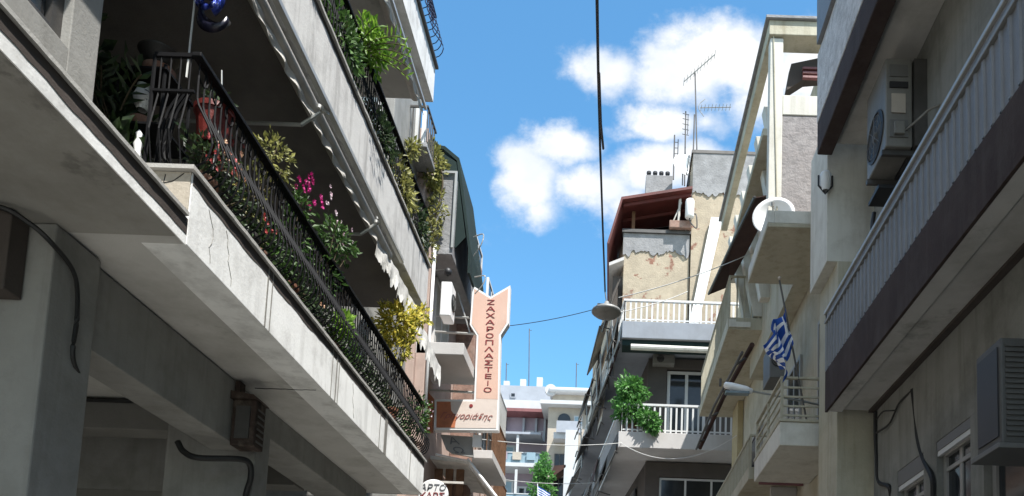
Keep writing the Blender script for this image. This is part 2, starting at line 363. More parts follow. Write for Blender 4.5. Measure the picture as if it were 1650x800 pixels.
# windows / french doors in the loggia wall
for (y0, y1, z0, z1) in [(5.2, 6.4, 4.33, 6.2), (7.3, 9.0, 4.33, 6.2), (5.0, 6.6, 6.73, 8.9), (7.6, 9.4, 6.73, 8.9)]:
    f = MB().box(-4.198, -4.14, y0, y0+.07, z0, z1).box(-4.198, -4.14, y1-.07, y1, z0, z1).box(-4.198, -4.14, y0+.07, y1-.07, z1-.08, z1).box(-4.198, -4.14, (y0+y1)/2-.03, (y0+y1)/2+.03, z0, z1-.08).build('balcony_door', M['frame_g'], A)
    B(-4.197, -4.165, y0+.07, y1-.07, z0, z1-.08).build('pane', M['glass'], f)
# first floor slabs
def wavy_coping(parent, xi, xo, y0, y1, z0, z1, m_, amp=.016, seed=1):
    rnd = random.Random(seed); n = int((y1-y0)/.07); top = []; 
    for i in range(n+1):
        y = y0+(y1-y0)*i/n; top.append((xo+amp*(.3*math.sin(y*1.3)+rnd.uniform(-.5, .5)), y))
    vs = [(xi, y0, z0), (xi, y1, z0), (xi, y0, z1), (xi, y1, z1)]+[(x, y, z0) for x, y in top]+[(x, y, z1) for x, y in top]
    k = n+1; fs = [tuple([0]+[4+i for i in range(k)]+[1]), tuple([3]+[4+k+i for i in range(k)][::-1]+[2]), (0, 2, 4+k, 4), (1, 4+k-1, 4+2*k-1, 3), (0, 1, 3, 2)]+[(4+i, 4+k+i, 4+k+i+1, 4+i+1) for i in range(n)]
    return MB().add(vs, fs).build('coping', m_, parent)
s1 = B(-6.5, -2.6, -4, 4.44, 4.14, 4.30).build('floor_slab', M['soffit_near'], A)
B(-2.60, -2.592, -4, 4.535, 4.142, 4.285).build('fascia', M['fascia'], s1)
wavy_coping(s1, -2.98, -2.568, -4, 4.50, 4.302, 4.325, M['coping'], .003, 2)
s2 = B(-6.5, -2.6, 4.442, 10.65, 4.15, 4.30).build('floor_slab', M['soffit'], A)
fa = B(-2.86, -2.592, 4.54, 10.655, 4.148, 4.60).build('parapet', M['fascia'], s2, bevel=.004)
B(-2.862, -2.598, 4.532, 4.539, 4.34, 4.598).build('stone_facing', M['marble'], s2)
wavy_coping(s2, -2.90, -2.566, 4.50, 10.68, 4.602, 4.628, M['coping'], .005, 3)
for y, w_ in [(5.62, .018), (5.70, .012), (7.02, .012), (7.13, .02), (7.20, .01), (8.55, .018), (8.74, .10), (9.9, .02)]:
    B(-2.5925, -2.588, y, y+w_, 4.15, 4.60).build('expansion_joint', M['shutter'], s2)
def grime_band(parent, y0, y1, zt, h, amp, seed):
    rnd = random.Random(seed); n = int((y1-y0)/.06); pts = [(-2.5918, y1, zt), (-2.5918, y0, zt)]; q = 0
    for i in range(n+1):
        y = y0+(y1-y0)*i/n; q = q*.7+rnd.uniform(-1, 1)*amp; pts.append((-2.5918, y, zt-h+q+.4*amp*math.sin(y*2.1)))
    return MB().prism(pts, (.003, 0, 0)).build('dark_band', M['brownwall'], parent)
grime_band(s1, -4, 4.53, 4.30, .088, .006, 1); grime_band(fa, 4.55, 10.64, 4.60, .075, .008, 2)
# crack in the soffit
g = MB(); p = [(-3.2+i*.045, 6.87+random.uniform(-.008, .008), 4.147) for i in range(13)]; g.tube(p, .004, 4); g.build('soffit_crack', M['cable'], s2)
# beams and pillars of the arcade
MB().box(-3.58, -3.29, 4.76, 6.95, 3.60, 4.138).build('beam', M['plaster'], A, bevel=.008)
MB().box(-3.72, -3.30, 6.96, 10.5, 3.88, 4.149).build('beam', M['plaster'], A, bevel=.008)
MB().box(-7, -3.37, 4.2, 4.34, 3.67, 4.13).build('beam', M['brownwall'], A, bevel=.008)
MB().box(-7, -3.73, 7.26, 7.55, 3.86, 4.148).build('beam', M['plaster_dk'], A, bevel=.008)
MB().box(-7, -3.73, 9.2, 9.5, 3.86, 4.148).build('beam', M['plaster_dk'], A, bevel=.008)
MB().box(-3.70, -3.225, 4.345, 4.755, 0, 4.138).build('pillar', M['plaster'], A, bevel=.012)
MB().box(-3.98, -3.19, 6.96, 7.24, 0, 3.84).box(-3.72, -3.30, 6.96, 7.24, 3.84, 3.879).build('pillar', M['plaster'], A, bevel=.004)
MB().box(-3.9, -3.25, 10.0, 10.4, 0, 3.878).build('pillar', M['plaster'], A, bevel=.012)
MB().box(-6.6, -4.0, 8.4, 8.5, 3.55, 4.148).build('shop_lintel', M['plaster'], A)
MB().box(-6.6, -4.0, 8.42, 8.48, 0.1, 3.549).build('shop_shutter', M['shutter'], A)
MB().box(-6.7, -6.5, -4, 10.5, 0, 4.139).build('shop_wall', M['plaster_dk'], A)
# second and third floor balcony slabs
s3 = B(-4.199, -2.6, -4, 10.2, 6.54, 6.70).build('floor_slab', M['soffit_shade'], A)
B(-2.74, -2.592, -4, 10.25, 6.538, 7.15).build('parapet', M['fascia_shadow'], s3, bevel=.004)
wavy_coping(s3, -2.78, -2.566, -4, 10.28, 7.152, 7.18, M['coping'], .005, 4)
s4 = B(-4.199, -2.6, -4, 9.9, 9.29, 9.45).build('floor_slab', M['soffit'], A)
B(-2.72, -2.592, -4, 9.95, 9.288, 9.78).build('parapet', M['fascia'], s4, bevel=.004)
B(-2.75, -2.555, -4, 9.98, 9.782, 9.82).build('coping', M['darksteel'], s4, bevel=.004)
iron_rail(A, -2.64, 4.56, 10.62, 4.635, 5.37, 'iron_railing', M['iron'])
# end panel of the first floor railing, turned towards the camera
g = MB()
for i in range(4):
    x = -2.68-.06*i; g.tube([(x, 4.56, 4.64), (x, 4.50, 4.85), (x, 4.56, 5.12), (x, 4.56, 5.37)], .006, 4)
g.box(-2.90, -2.64, 4.55, 4.57, 5.36, 5.385); g.box(-2.90, -2.64, 4.55, 4.57, 5.13, 5.145); g.tube([(-2.90, 4.56, 4.64), (-2.90, 4.56, 5.37)], .012, 6)
g.build('iron_railing', M['iron'], A)
iron_rail(A, -2.65, 3.0, 10.2, 7.19, 7.86, 'iron_railing', M['iron'], belly=.05)
iron_rail(A, -2.64, 5.0, 9.92, 9.82, 10.5, 'iron_railing', M['ironblue'], step=.11, belly=.16)
# pale cover panel hung inside the second balcony railing
rc = random.Random(6)
for pts in ([(-2.84, 4.56), (-2.78, 4.50), (-2.75, 4.42), (-2.70, 4.40), (-2.61, 4.37)], [(-2.75, 4.58), (-2.76, 4.50), (-2.74, 4.43)], [(-2.64, 4.59), (-2.70, 4.54), (-2.78, 4.52)]):
    MB().tube([(x, 4.5315, z) for x, z in pts], .0035, 4).build('stone_crack', M['cable'], s2)
for y0_ in (4.75, 4.98, 7.6):
    pts = [(-2.5915, y0_, 4.50)]
    for k in range(7): pts.append((-2.5915, pts[-1][1]+rc.uniform(-.03, .05), pts[-1][2]-.045))
    MB().tube(pts, .003, 4).build('render_crack', M['shutter'], s2)
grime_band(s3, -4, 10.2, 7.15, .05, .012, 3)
# awnings
def scallop(parent, x, y0, y1, ztop, drop, m_, name='valance', rag=0.0, x1=None, z1=None, seed=3):
    rnd = random.Random(seed); vs = []; n = int((y1-y0)/.03)
    for i in range(n+1):
        t = i/n; y = y0+(y1-y0)*t; xx = x+((x1-x)*t if x1 is not None else 0); zt = ztop+((z1-ztop)*t if z1 is not None else 0)
        xx += .006*math.sin(y*17)+.004*math.sin(y*31)
        d_ = drop*(.88+.12*abs(math.sin(y*14)))+rnd.uniform(0, rag)
        for k in range(4):
            vs.append((xx+.010*k*math.sin(y*23+k)*.5, y, zt-d_*k/3))
    fs = [(i*4+k, i*4+k+1, (i+1)*4+k+1, (i+1)*4+k) for i in range(n) for k in range(3)]
    o = MB().add(vs, fs).build(name, m_, parent)
    so = o.modifiers.new('cloth', 'SOLIDIFY'); so.thickness = .003
    return o
aw = MB().tube([(-2.68, -2, 6.43), (-2.68, 8.7, 6.43)], .062, 12).build('awning_roll', M['canvas'], A, smooth=True)
MB().box(-2.545, -2.50, -2, 8.75, 6.375, 6.425).build('front_bar', M['steel'], aw, bevel=.006)
scallop(aw, -2.655, -2, 8.2, 6.37, .075, M['canvas'])
scallop(aw, -2.66, 8.25, 9.85, 6.44, .20, M['canvas_w'], rag=.10, x1=-2.60, z1=6.36, seed=5)
scallop(aw, -2.62, 9.95, 11.2, 6.36, .22, M['canvas_w'], rag=.12, x1=-2.58, z1=6.16, seed=15)
for y in (5.62+.7, 7.95):
    g = MB(); g.tube([(-4.1, y, 6.24), (-2.74, y, 6.24)], .016, 8); g.tube([(-2.74, y, 6.24), (-2.54, y, 6.395)], .017, 8)
    for k in range(5): g.lathe([(.001, -.02), (.022, -.015), (.022, .015), (.001, .02)], (-2.56+random.uniform(-.05, .04), y+random.uniform(-.03, .03), 6.385+random.uniform(-.03, .03)), 8)
    g.build('awning_arm', M['steel'], aw)
aw2 = MB().tube([(-2.76, 3, 9.16), (-2.76, 9.7, 9.16)], .06, 10).build('awning_roll', M['canvas'], A, smooth=True)
MB().box(-2.66, -2.63, 3, 9.8, 9.06, 9.10).build('front_bar', M['steel'], aw2)
scallop(aw2, -2.68, 3, 9.8, 9.05, .07, M['canvas_w'], seed=8)

# rusty lantern-like box fixed at the end of the beam
bx = thing('rusty_box', 'rusty brown metal box with a grille fixed beside the second pillar', 'utility box', (-3.15, 6.75, 3.5))
MB().box(-3.27, -3.07, 6.64, 6.84, 3.56, 3.96).build('case', M['rust'], bx, bevel=.012)
g = MB()
for i in range(6): g.box(-3.066, -3.058, 6.67, 6.81, 3.60+i*.055, 3.615+i*.055)
g.build('grille', M['darksteel'], bx)
MB().prism([(-3.285, 6.62, 3.962), (-3.05, 6.62, 3.962), (-3.09, 6.62, 4.0), (-3.285, 6.62, 4.03)], (0, .24, 0)).build('lid', M['rust'], bx)
MB().box(-3.28, -3.24, 6.68, 6.78, 4.031, 4.137).build('bracket', M['rust'], bx)
MB().box(-3.23, -3.11, 6.625, 6.639, 3.62, 3.90).build('door', M['darksteel'], bx)

# cables and pipe of the arcade
c = curve([(-4.1, 4.15, 4.11), (-3.75, 4.15, 4.11), (-3.42, 4.15, 4.11), (-3.30, 4.22, 4.07), (-3.215, 4.30, 4.0), (-3.205, 4.5, 3.92), (-3.205, 4.56, 3.7), (-3.205, 4.56, 3.45), (-3.26, 4.74, 3.36)])
tag(MB().tube(c, .014, 6).build('power_cable', M['cable']), 'black cable looped under the near balcony and down the first pillar', 'cable')
c = curve([at(286, 712, 6.55), at(296, 728, 6.55), at(320, 738, 6.55), at(385, 740, 6.7), at(402, 748, 6.8), at(404, 770, 6.85), at(396, 800, 6.9), at(392, 860, 6.92)])
tag(MB().tube(c, .026, 8).build('drain_pipe', M['cable'], smooth=True), 'thick black bent pipe under the rusty box at the second pillar', 'pipe')
tag(MB().tube([(-6.4, 7.24, 4.12), (-3.75, 7.24, 4.12)], .02, 6).build('power_cable', M['cable']), 'straight black cable along the dim inner beam of the arcade', 'cable')

# ------------------------------------------------------------------ plants
def cloud_leaves(mb, c, rad, n, size, droop=0.0, shell=.45, up_=0.0):
    c = Vector(c)
    for i in range(n):
        while True:
            q = Vector((random.uniform(-1, 1), random.uniform(-1, 1), random.uniform(-1, 1)))
            if shell < q.length < 1: break
        # clumpy
        k = .82+.30*math.sin(q.x*5+c.y)*math.cos(q.z*6+c.x)
        p = c+Vector((q.x*rad[0], q.y*rad[1], q.z*rad[2]))*k
        d = Vector((q.x, q.y, q.z+up_-droop))+Vector((random.uniform(-.6, .6), random.uniform(-.6, .6), random.uniform(-.6, .6)))
        s_ = size*random.uniform(.6, 1.35); mb.leafq(p, d, s_, s_*.5)
def frond(mb, base, d, L_, n, size):
    """arching stem with leaflets; returns stem points"""
    d = Vector(d).normalized(); pts = []
    for i in range(n+1):
        t = i/n; p = Vector(base)+d*L_*t+Vector((0, 0, -.45*L_*t*t)); pts.append(p)
        if i > 1:
            for sgn in (-1, 1):
                side = d.cross(Vector((0, 0, 1))).normalized()*sgn
                mb.leafq(p, side+d*.9+Vector((0, 0, random.uniform(-.3, .4))), size*random.uniform(.7, 1.2), size*.22)
    return pts
def pot(parent, c, r, h, m_, name='pot', flare=1.25):
    MB().lathe([(r*.72, 0), (r*.95, h*.85), (r*1.06, h*.86), (r*1.06, h), (r*.9, h), (r*.85, h*.88), (.001, h*.87)], c, 18, cap=False).build(name, m_, parent, smooth=False)
def potted(name, label, loc, r, h, potm, leafm, clouds, flowers=None, lsize=.06, group=None, fronds=None, cat='potted plant'):
    t = thing(name, label, cat, loc, group)
    pot(t, loc, r, h, potm)
    g = MB()
    for (c, rad, n) in clouds: cloud_leaves(g, c, rad, n, lsize)
    st = MB()
    for (c, rad, n) in clouds:
        for k in range(5):
            e = Vector(c)+Vector((random.uniform(-.6, .6)*rad[0], random.uniform(-.6, .6)*rad[1], random.uniform(-.2, .6)*rad[2]))
            b0 = Vector(loc)+Vector((0, 0, h*.88)); st.tube([b0, b0.lerp(e, .5)+Vector((random.uniform(-.03, .03), 0, .03)), e], [.006, .005, .003], 5)
    if fronds:
        for (b, d, L_, n, s_) in fronds:
            pts = frond(g, b, d, L_, n, s_); st.tube(pts, .005, 5)
    g.build('foliage', leafm, t); st.build('stem', M['stem'], t)
    if flowers:
        for (fm, c, rad, n, s_) in flowers:
            for i in range(n):
                g = MB(); q = Vector([random.uniform(-1, 1) for _ in range(3)]); p = Vector(c)+Vector((q.x*rad[0], q.y*rad[1], q.z*rad[2]))
                for k in range(6):
                    a = k*math.pi/3; d = Vector((.4+random.uniform(-.2, .2), math.cos(a), math.sin(a))); g.leafq(p, d, s_, s_*.8)
                g.build('flower', fm, t)
    return t

# first floor row of pots and boxes
potted('geranium', 'geranium with red and salmon blooms at the corner of the first floor railing', (-2.78, 4.95, 4.64), .11, .18, M['pot_terra'], M['leaf_dk'],
       [((-2.72, 4.95, 4.95), (.15, .3, .14), 240)], [(M['petal_red'], (-2.62, 4.9, 4.93), (.05, .16, .10), 16, .022), (M['petal_salmon'], (-2.60, 5.0, 5.0), (.05, .16, .10), 18, .022)], .05)
potted('bushy_herb', 'feathery pale green herb rising above the first floor handrail', (-2.80, 5.62, 4.64), .12, .2, M['pot_dark'], M['leaf_dry'],
       [((-2.75, 5.62, 5.15), (.10, .22, .25), 160), ((-2.66, 5.72, 5.52), (.13, .22, .17), 260)], lsize=.045)
potted('geranium', 'geranium with magenta blooms above the first floor handrail', (-2.80, 6.35, 4.64), .12, .2, M['pot_terra'], M['leaf'],
       [((-2.74, 6.35, 5.2), (.12, .3, .3), 240), ((-2.68, 6.28, 5.48), (.08, .18, .14), 120)], [(M['petal_pink'], (-2.62, 6.28, 5.60), (.07, .16, .09), 22, .03)], .055)
potted('daisy_plant', 'pot of pale pink daisies spreading above the first floor handrail', (-2.80, 6.95, 4.64), .12, .2, M['pot_dark'], M['leaf'],
       [((-2.72, 6.95, 5.3), (.12, .34, .3), 300), ((-2.62, 7.0, 5.62), (.14, .34, .16), 260)], [(M['petal_pale'], (-2.58, 6.85, 5.75), (.08, .30, .12), 16, .022)], .06)
potted('red_flowering_plant', 'low plant with small red flowers behind the lower iron scrolls', (-2.78, 5.75, 4.64), .1, .15, M['pot_terra'], M['leaf_dk'],
       [((-2.72, 5.8, 4.88), (.09, .4, .13), 240)], [(M['petal_red'], (-2.60, 5.55, 4.9), (.04, .16, .06), 7, .024)], .05)
potted('spider_plant', 'bright green spiky plant poking through the first floor railing', (-2.78, 7.4, 4.64), .1, .16, M['pot_terra'], M['leaf_lime'],
       [((-2.64, 7.35, 4.98), (.08, .16, .12), 110)], lsize=.09, fronds=[((-2.72, 7.3, 4.9), (.8, a, .7), .22, 5, .08) for a in (-.9, -.3, .3, .8)])
potted('trailing_plant', 'dark trailing plant in the middle of the first floor railing', (-2.80, 6.4, 4.64), .1, .14, M['pot_dark'], M['leaf_dk'],
       [((-2.74, 6.6, 4.85), (.10, .5, .16), 320)], [(M['petal_salmon'], (-2.60, 6.65, 4.82), (.03, .06, .04), 4, .02)], .06)
potted('trailing_plant', 'dark leafy plant behind the far third of the first floor railing', (-2.82, 8.3, 4.64), .12, .2, M['pot_dark'], M['leaf_dk'],
       [((-2.76, 8.3, 5.05), (.12, .55, .28), 420)], lsize=.06)
potted('ivy_plant', 'green ivy spilling over the far end of the first floor balcony', (-2.80, 10.4, 4.64), .12, .2, M['pot_dark'], M['leaf'],
       [((-2.66, 10.45, 5.15), (.16, .25, .32), 320)], [(M['petal_pale'], (-2.52, 10.5, 5.2), (.04, .15, .2), 8, .02)], .06)
potted('croton_bush', 'yellow leaved bush in full sun above the far end of the first floor railing', (-2.85, 9.55, 4.64), .16, .3, M['pot_terra'], M['leaf_yel'],
       [((-2.74, 9.5, 6.0), (.29, .28, .29), 1050), ((-2.72, 9.5, 5.68), (.20, .2, .2), 180), ((-2.52, 9.7, 6.22), (.14, .14, .14), 130)], lsize=.07, cat='bush')
for y_, lb, mt_ in [(5.3, 'dark fern low behind the near geraniums', 'leaf_dk'), (6.05, 'dark green fern below the magenta blooms', 'leaf'), (7.05, 'dark fern low below the pale daisies', 'leaf_dk'), (7.75, 'dark green fern just past the bright spiky plant', 'leaf'), (9.0, 'dark fern low under the yellow bush', 'leaf_dk'), (9.9, 'dark green fern low near the far end of the first floor railing', 'leaf')]:
    potted('balcony_fern', lb, (-2.82, y_, 4.64), .1, .14, M['pot_dark'], M[mt_], [((-2.78, y_, 4.92), (.12, .42, .24), 420)], lsize=.055)
# plant stand in the near corner
sd = thing('plant_stand', 'dark wrought iron plant stand crowded into the near corner of the first floor balcony', 'plant stand', (-3.1, 4.95, 4.31))
g = MB()
for x, y in ((-3.28, 4.8), (-2.98, 4.8), (-3.28, 5.1), (-2.98, 5.1)): g.tube([(x, y, 4.31), (x, y, 5.5)], .012, 6)
for z in (4.7, 5.08, 5.46): g.box(-3.3, -2.96, 4.78, 5.12, z, z+.015)
g.build('frame', M['iron'], sd)
g = MB()
for k in range(3):
    g.tube(curve([(-2.82+.03*k, 4.75, 4.64), (-2.93+.03*k, 4.74, 4.85), (-2.90+.03*k, 4.73, 5.1), (-2.82+.03*k, 4.72, 5.25)]), .011, 6)
g.build('scroll', M['iron'], sd)
def simplepot(name, label, c, prof, m_, cat='pot', extra=None):
    t = thing(name, label, cat, c); MB().lathe(prof, c, 20, cap=False).build('bowl', m_, t, smooth=True)
    if extra: extra(t)
    return t
def soil(r, z, c):
    return lambda t: MB().lathe([(.001, z), (r, z)], c, 16, cap=False).build('soil', M['stem'], t)
cc = (-3.12, 4.95, 5.59); simplepot('plant_bowl', 'wide dark bowl on top of the plant stand', cc, [(.03, 0), (.09, .03), (.12, .10), (.13, .105), (.118, .10), (.09, .06), (.001, .05)], M['pot_dark'], extra=soil(.11, .09, cc))
cc = (-3.10, 4.93, 5.476); simplepot('plant_saucer', 'terracotta bowl under the dark bowl on the plant stand', cc, [(.06, 0), (.09, .04), (.10, .09), (.09, .09), (.07, .03), (.001, .02)], M['pot_terra'])
cc = (-3.17, 4.9, 5.26); simplepot('ceramic_pot', 'white patterned ceramic pot on the middle shelf of the plant stand', cc, [(.03, 0), (.05, .04), (.058, .09), (.035, .15), (.042, .17), (.035, .16), (.02, .1), (.001, .09)], M['pot_white'])
cc = (-3.16, 4.9, 5.095); simplepot('wicker_pot', 'squat brown pot below the white patterned one on the plant stand', cc, [(.04, 0), (.07, .03), (.08, .08), (.06, .10), (.001, .09)], M['pot_terra'])
t = potted('reed_plant', 'dark reed plant behind the stacked bowls in the near corner', (-3.42, 4.95, 4.31), .14, .3, M['pot_dark'], M['leaf_dk'],
       [((-3.35, 4.95, 5.2), (.2, .2, .5), 300)], lsize=.12, fronds=[((-3.42, 4.9, 4.7), (a, -.2, 1.2), 1.3, 9, .14) for a in (-.4, .1, .35)])
potted('hanging_vine', 'tangle of dry dark vine hanging down the left side of the near corner', (-3.55, 4.7, 5.5), .12, .16, M['pot_red'], M['leaf_dk'], [((-3.55, 4.7, 5.2), (.2, .2, .7), 380), ((-3.3, 4.75, 4.7), (.3, .15, .4), 260)], lsize=.10)
potted('red_pot_plant', 'red plastic pot with a white rim behind the near scrolls of the railing', (-2.76, 5.02, 5.10), .12, .26, M['pot_red'], M['leaf_dk'], [((-2.76, 5.05, 5.42), (.1, .15, .1), 90)], [(M['petal_red'], (-2.7, 5.2, 5.28), (.05, .12, .05), 6, .02)], .05)
t = thing('terracotta_cup', 'small orange terracotta cup at the edge of the near balcony ledge', 'pot', (-2.98, 4.6, 4.64))
MB().lathe([(.03, 0), (.045, .07), (.05, .07), (.045, .06), (.001, .05)], (-2.98, 4.6, 4.64), 12, cap=False).build('cup', M['pot_terra'], t)
t = thing('white_ornament', 'small white plaster figure among the dark pots of the near corner', 'ornament', (-3.04, 4.7, 4.7))
MB().lathe([(.02, 0), (.032, .04), (.02, .09), (.028, .13), (.013, .17), (.022, .20), (.001, .23)], (-3.04, 4.7, 4.75), 12, cap=False).build('figure', M['white'], t, smooth=True)
MB().box(-3.08, -3.0, 4.66, 4.74, 4.70, 4.75).build('plinth', M['pot_dark'], t)
# foil ornament hanging on a line from the slab above
c0 = at(340, 26, 4.9)
t = thing('hanging_ornament', 'shiny blue and white crescent ornament hanging at the top left of the balcony', 'ornament', (c0.x, c0.y, c0.z-.15))
def crescent(mb, c, r, a0, a1, w_, th, n=16):
    vs = []
    for i in range(n+1):
        q = a0+(a1-a0)*i/n; ww = w_*math.sin(math.pi*(i+.3)/(n+.6)); d = Vector((math.cos(q), 0, math.sin(q)))
        for (rr, yy_) in ((r+ww, 0), (r, -th), (r-ww, 0), (r, th)): vs.append(c+d*rr+Vector((0, yy_, 0)))
    mb.add(vs, [(i*4+k, i*4+(k+1)%4, (i+1)*4+(k+1)%4, (i+1)*4+k) for i in range(n) for k in range(4)])
g = MB(); crescent(g, c0+Vector((.03, 0, .02)), .10, R(150), R(335), .045, .03); g.build('crescent', M['foilblack'], t, smooth=True)
g = MB(); crescent(g, c0+Vector((-.01, -.03, .06)), .075, R(-60), R(190), .05, .03)
for k in range(5):
    a = k*1.25; crescent(g, c0+Vector((.0, -.05, .07)), .05, a, a+1.2, .03, .02, 8)
g.build('foil_petal', M['foil'], t, smooth=True)
MB().tube([c0+Vector((0, 0, .08)), (c0.x, c0.y, 6.53)], .003, 5).build('string', M['wire_w'], t)
tag(MB().tube(curve([(-2.90, 4.9, 5.5), (-2.895, 4.9, 6.0), (-2.89, 4.9, 6.53)], 4), .007, 5).build('cord', M['wire_w']), 'thin pale cord running up beside the blue ornament', 'cord')
tag(MB().tube(curve([(-2.70, 4.95, 4.9), (-2.68, 4.95, 5.3), (-2.70, 4.95, 5.6)], 4), .005, 5).build('support_stick', M['steel']), 'thin grey stick standing behind the near railing corner', 'stick')

# second floor vines and arching plant
for i, (y, z, sx_, lb, mt_) in enumerate([(5.9, 7.5, .5, 'dark green climber behind the railing at the top edge of the photo', 'leaf'), (6.9, 7.55, .5, 'dense green climber left of the bright arching plant', 'leaf'),
        (8.1, 7.5, .42, 'green climber just past the bright arching plant on the second floor', 'leaf_dk'), (9.0, 7.5, .42, 'greyish olive climber towards the far end of the second floor railing', 'leaf_dry'), (9.8, 7.5, .36, 'dark climber at the far end of the second floor railing', 'leaf_dk')]):
    potted('climbing_plant', lb, (-2.86, y, 7.19), .12, .2, M['pot_terra'], M[mt_], [((-2.70, y, z), (.12, sx_, .30), 520), ((-2.58, y, z-.12), (.05, sx_*.8, .2), 120)], lsize=.075, group=None)
b0 = (-2.72, 7.35, 7.75)
potted('arching_fern', 'bright lime green fern arching out over the street from the second floor railing', (-2.85, 7.35, 7.19), .13, .24, M['pot_terra'], M['leaf_lime'],
       [((-2.60, 7.4, 7.92), (.15, .34, .17), 330)], lsize=.08,
       fronds=[(b0, (1.0, .2+a, .75), .62, 10, .10) for a in (-.5, -.25, 0, .25, .5)]+[(b0, (.9, a, 1.1), .5, 8, .10) for a in (-.7, -.1, .6)])

# =========================================================== NEXT BUILDING ON THE LEFT
Bq = thing('apartment_building', 'narrow pinkish apartment building beyond the left balconies with a green awning', 'building', (-5, 15, 0))
MB().box(-9, -3.55, 11.4, 12.9, 0, 12.5).build('wall', M['plaster'], Bq, bevel=.01)
MB().box(-9, -3.42, 12.91, 16.0, 0, 11.1).box(-9, -3.42, 16.001, 22.5, 0, 9.6).build('wall', M['pink'], Bq, bevel=.01)
MB().box(-3.419, -3.25, 13.0, 13.25, 5.6, 9.0).build('pilaster', M['pink'], Bq, bevel=.01)
MB().box(-3.419, -3.02, 16.1, 16.5, 0, 10.5).build('pilaster', M['brick'], Bq, bevel=.01)
MB().tube([(-3.21, 13.02, 9.05), (-3.21, 13.02, 5.8)], .028, 8).build('downpipe', M['white'], Bq, smooth=True)
def simple_window(parent, x, y0, y1, z0, z1, fm='frame_w', gm='glass', mull=True):
    f = MB().box(x-.03, x+.03, y0, y0+.06, z0, z1).box(x-.03, x+.03, y1-.06, y1, z0, z1).box(x-.03, x+.03, y0+.06, y1-.06, z0, z0+.06).box(x-.03, x+.03, y0+.06, y1-.06, z1-.06, z1)
    if mull: f.box(x-.025, x+.025, (y0+y1)/2-.025, (y0+y1)/2+.025, z0+.06, z1-.06)
    o = f.build('window', M[fm], parent); B(x-.012, x+.012, y0+.05, y1-.05, z0+.05, z1-.05).build('pane', M[gm], o); return o
def face_window(parent, x0, x1, y, z0, z1, fm='frame_w', gm='glass', n=1, t=.05):
    f = MB().box(x0, x0+t, y-.03, y+.03, z0, z1).box(x1-t, x1, y-.03, y+.03, z0, z1).box(x0+t, x1-t, y-.03, y+.03, z0, z0+t).box(x0+t, x1-t, y-.03, y+.03, z1-t, z1)
    for k in range(1, n): 
        xm = x0+(x1-x0)*k/n; f.box(xm-t/2, xm+t/2, y-.025, y+.025, z0+t, z1-t)
    o = f.build('window', M[fm], parent); B(x0+t*.8, x1-t*.8, y-.01, y+.01, z0+t*.8, z1-t*.8).build('pane', M[gm], o); return o
for z in (7.5,): simple_window(Bq, -3.40, 14.0, 15.2, z, z+1.5, 'frame_w', 'canvas')
for y in (17.2, 19.4):
    for z in (4.6, 7.5, 10.4): simple_window(Bq, -3.40, y, y+1.2, z, z+1.5)
face_window(Bq, -4.5, -3.75, 11.385, 9.9, 11.6, 'frame_w', 'glass_blue', 2)
def bal(parent, x0, x1, y0, y1, z0, z1, slabm, h=.9, railm='steel', kind='bars', front=True, near=True, step=.12, name='balcony', soff=None):
    o = B(x0, x1, y0, y1, z0, z1).build(name, M[slabm], parent, bevel=.01)
    g = MB()
    if kind == 'bars':
        if front:
            y = y0+.05
            while y < y1-.02: g.box(x0+.02, x0+.035, y, y+.022, z1, z1+h); y += step
        if near:
            x = x0+.05
            while x < x1-.02: g.box(x, x+.022, y0+.02, y0+.035, z1, z1+h); x += step
        g.box(x0+.012, x0+.043, y0+.01, y1, z1+h, z1+h+.03); g.box(x0+.044, x1, y0+.012, y0+.043, z1+h, z1+h+.03)
        g.box(x0+.016, x0+.04, y0+.05, y1, z1+.07, z1+.095); g.box(x0+.045, x1, y0+.016, y0+.04, z1+.07, z1+.095)
    elif kind == 'panel':
        g.box(x0+.01, x0+.04, y0+.01, y1, z1, z1+h); g.box(x0+.041, x1, y0+.01, y0+.04, z1, z1+h)
    g.build('railing', M[railm], o)
    return o
# note: these balconies face the street to the right, so x is mirrored
def balL(parent, xw, xf, y0, y1, z0, z1, slabm, h, railm, kind='bars', step=.12):
    o = B(xw, xf, y0, y1, z0, z1).build('balcony', M[slabm], parent, bevel=.01); g = MB()
    if kind == 'bars':
        y = y0+.05
        while y < y1-.02: g.box(xf-.035, xf-.02, y, y+.022, z1, z1+h); y += step
        x = xw+.05
        while x < xf-.04: g.box(x, x+.022, y0+.02, y0+.035, z1, z1+h); x += step
        g.box(xf-.043, xf-.012, y0+.01, y1, z1+h, z1+h+.03); g.box(xw, xf-.044, y0+.012, y0+.043, z1+h, z1+h+.03)
    else:
        g.box(xf-.04, xf-.01, y0+.01, y1, z1, z1+h); g.box(xw, xf-.041, y0+.01, y0+.04, z1, z1+h)
    g.build('railing', M[railm], o); return o
balL(Bq, -3.80, -2.62, 13.0, 14.35, 7.12, 7.33, 'white_slab', .0, 'steel', 'panel')
balL(Bq, -3.55, -2.98, 13.3, 16.0, 9.05, 9.16, 'cement', 1.36, 'cement', 'panel')
g = MB().box(-2.995, -2.955, 13.26, 13.295, 9.16, 10.57).box(-3.53, -2.996, 13.26, 13.295, 10.53, 10.57).build('balcony_frame', M['steel'], Bq)
balL(Bq, -3.80, -3.24, 12.2, 12.85, 10.25, 10.33, 'cement', .62, 'darksteel')
face_window(Bq, -3.74, -3.50, 12.6, 10.33, 11.2, 'frame_w', 'glass', 1, .06)
MB().box(-3.42, -3.36, 12.5, 12.56, 10.33, 11.1).build('post', M['white'], Bq)
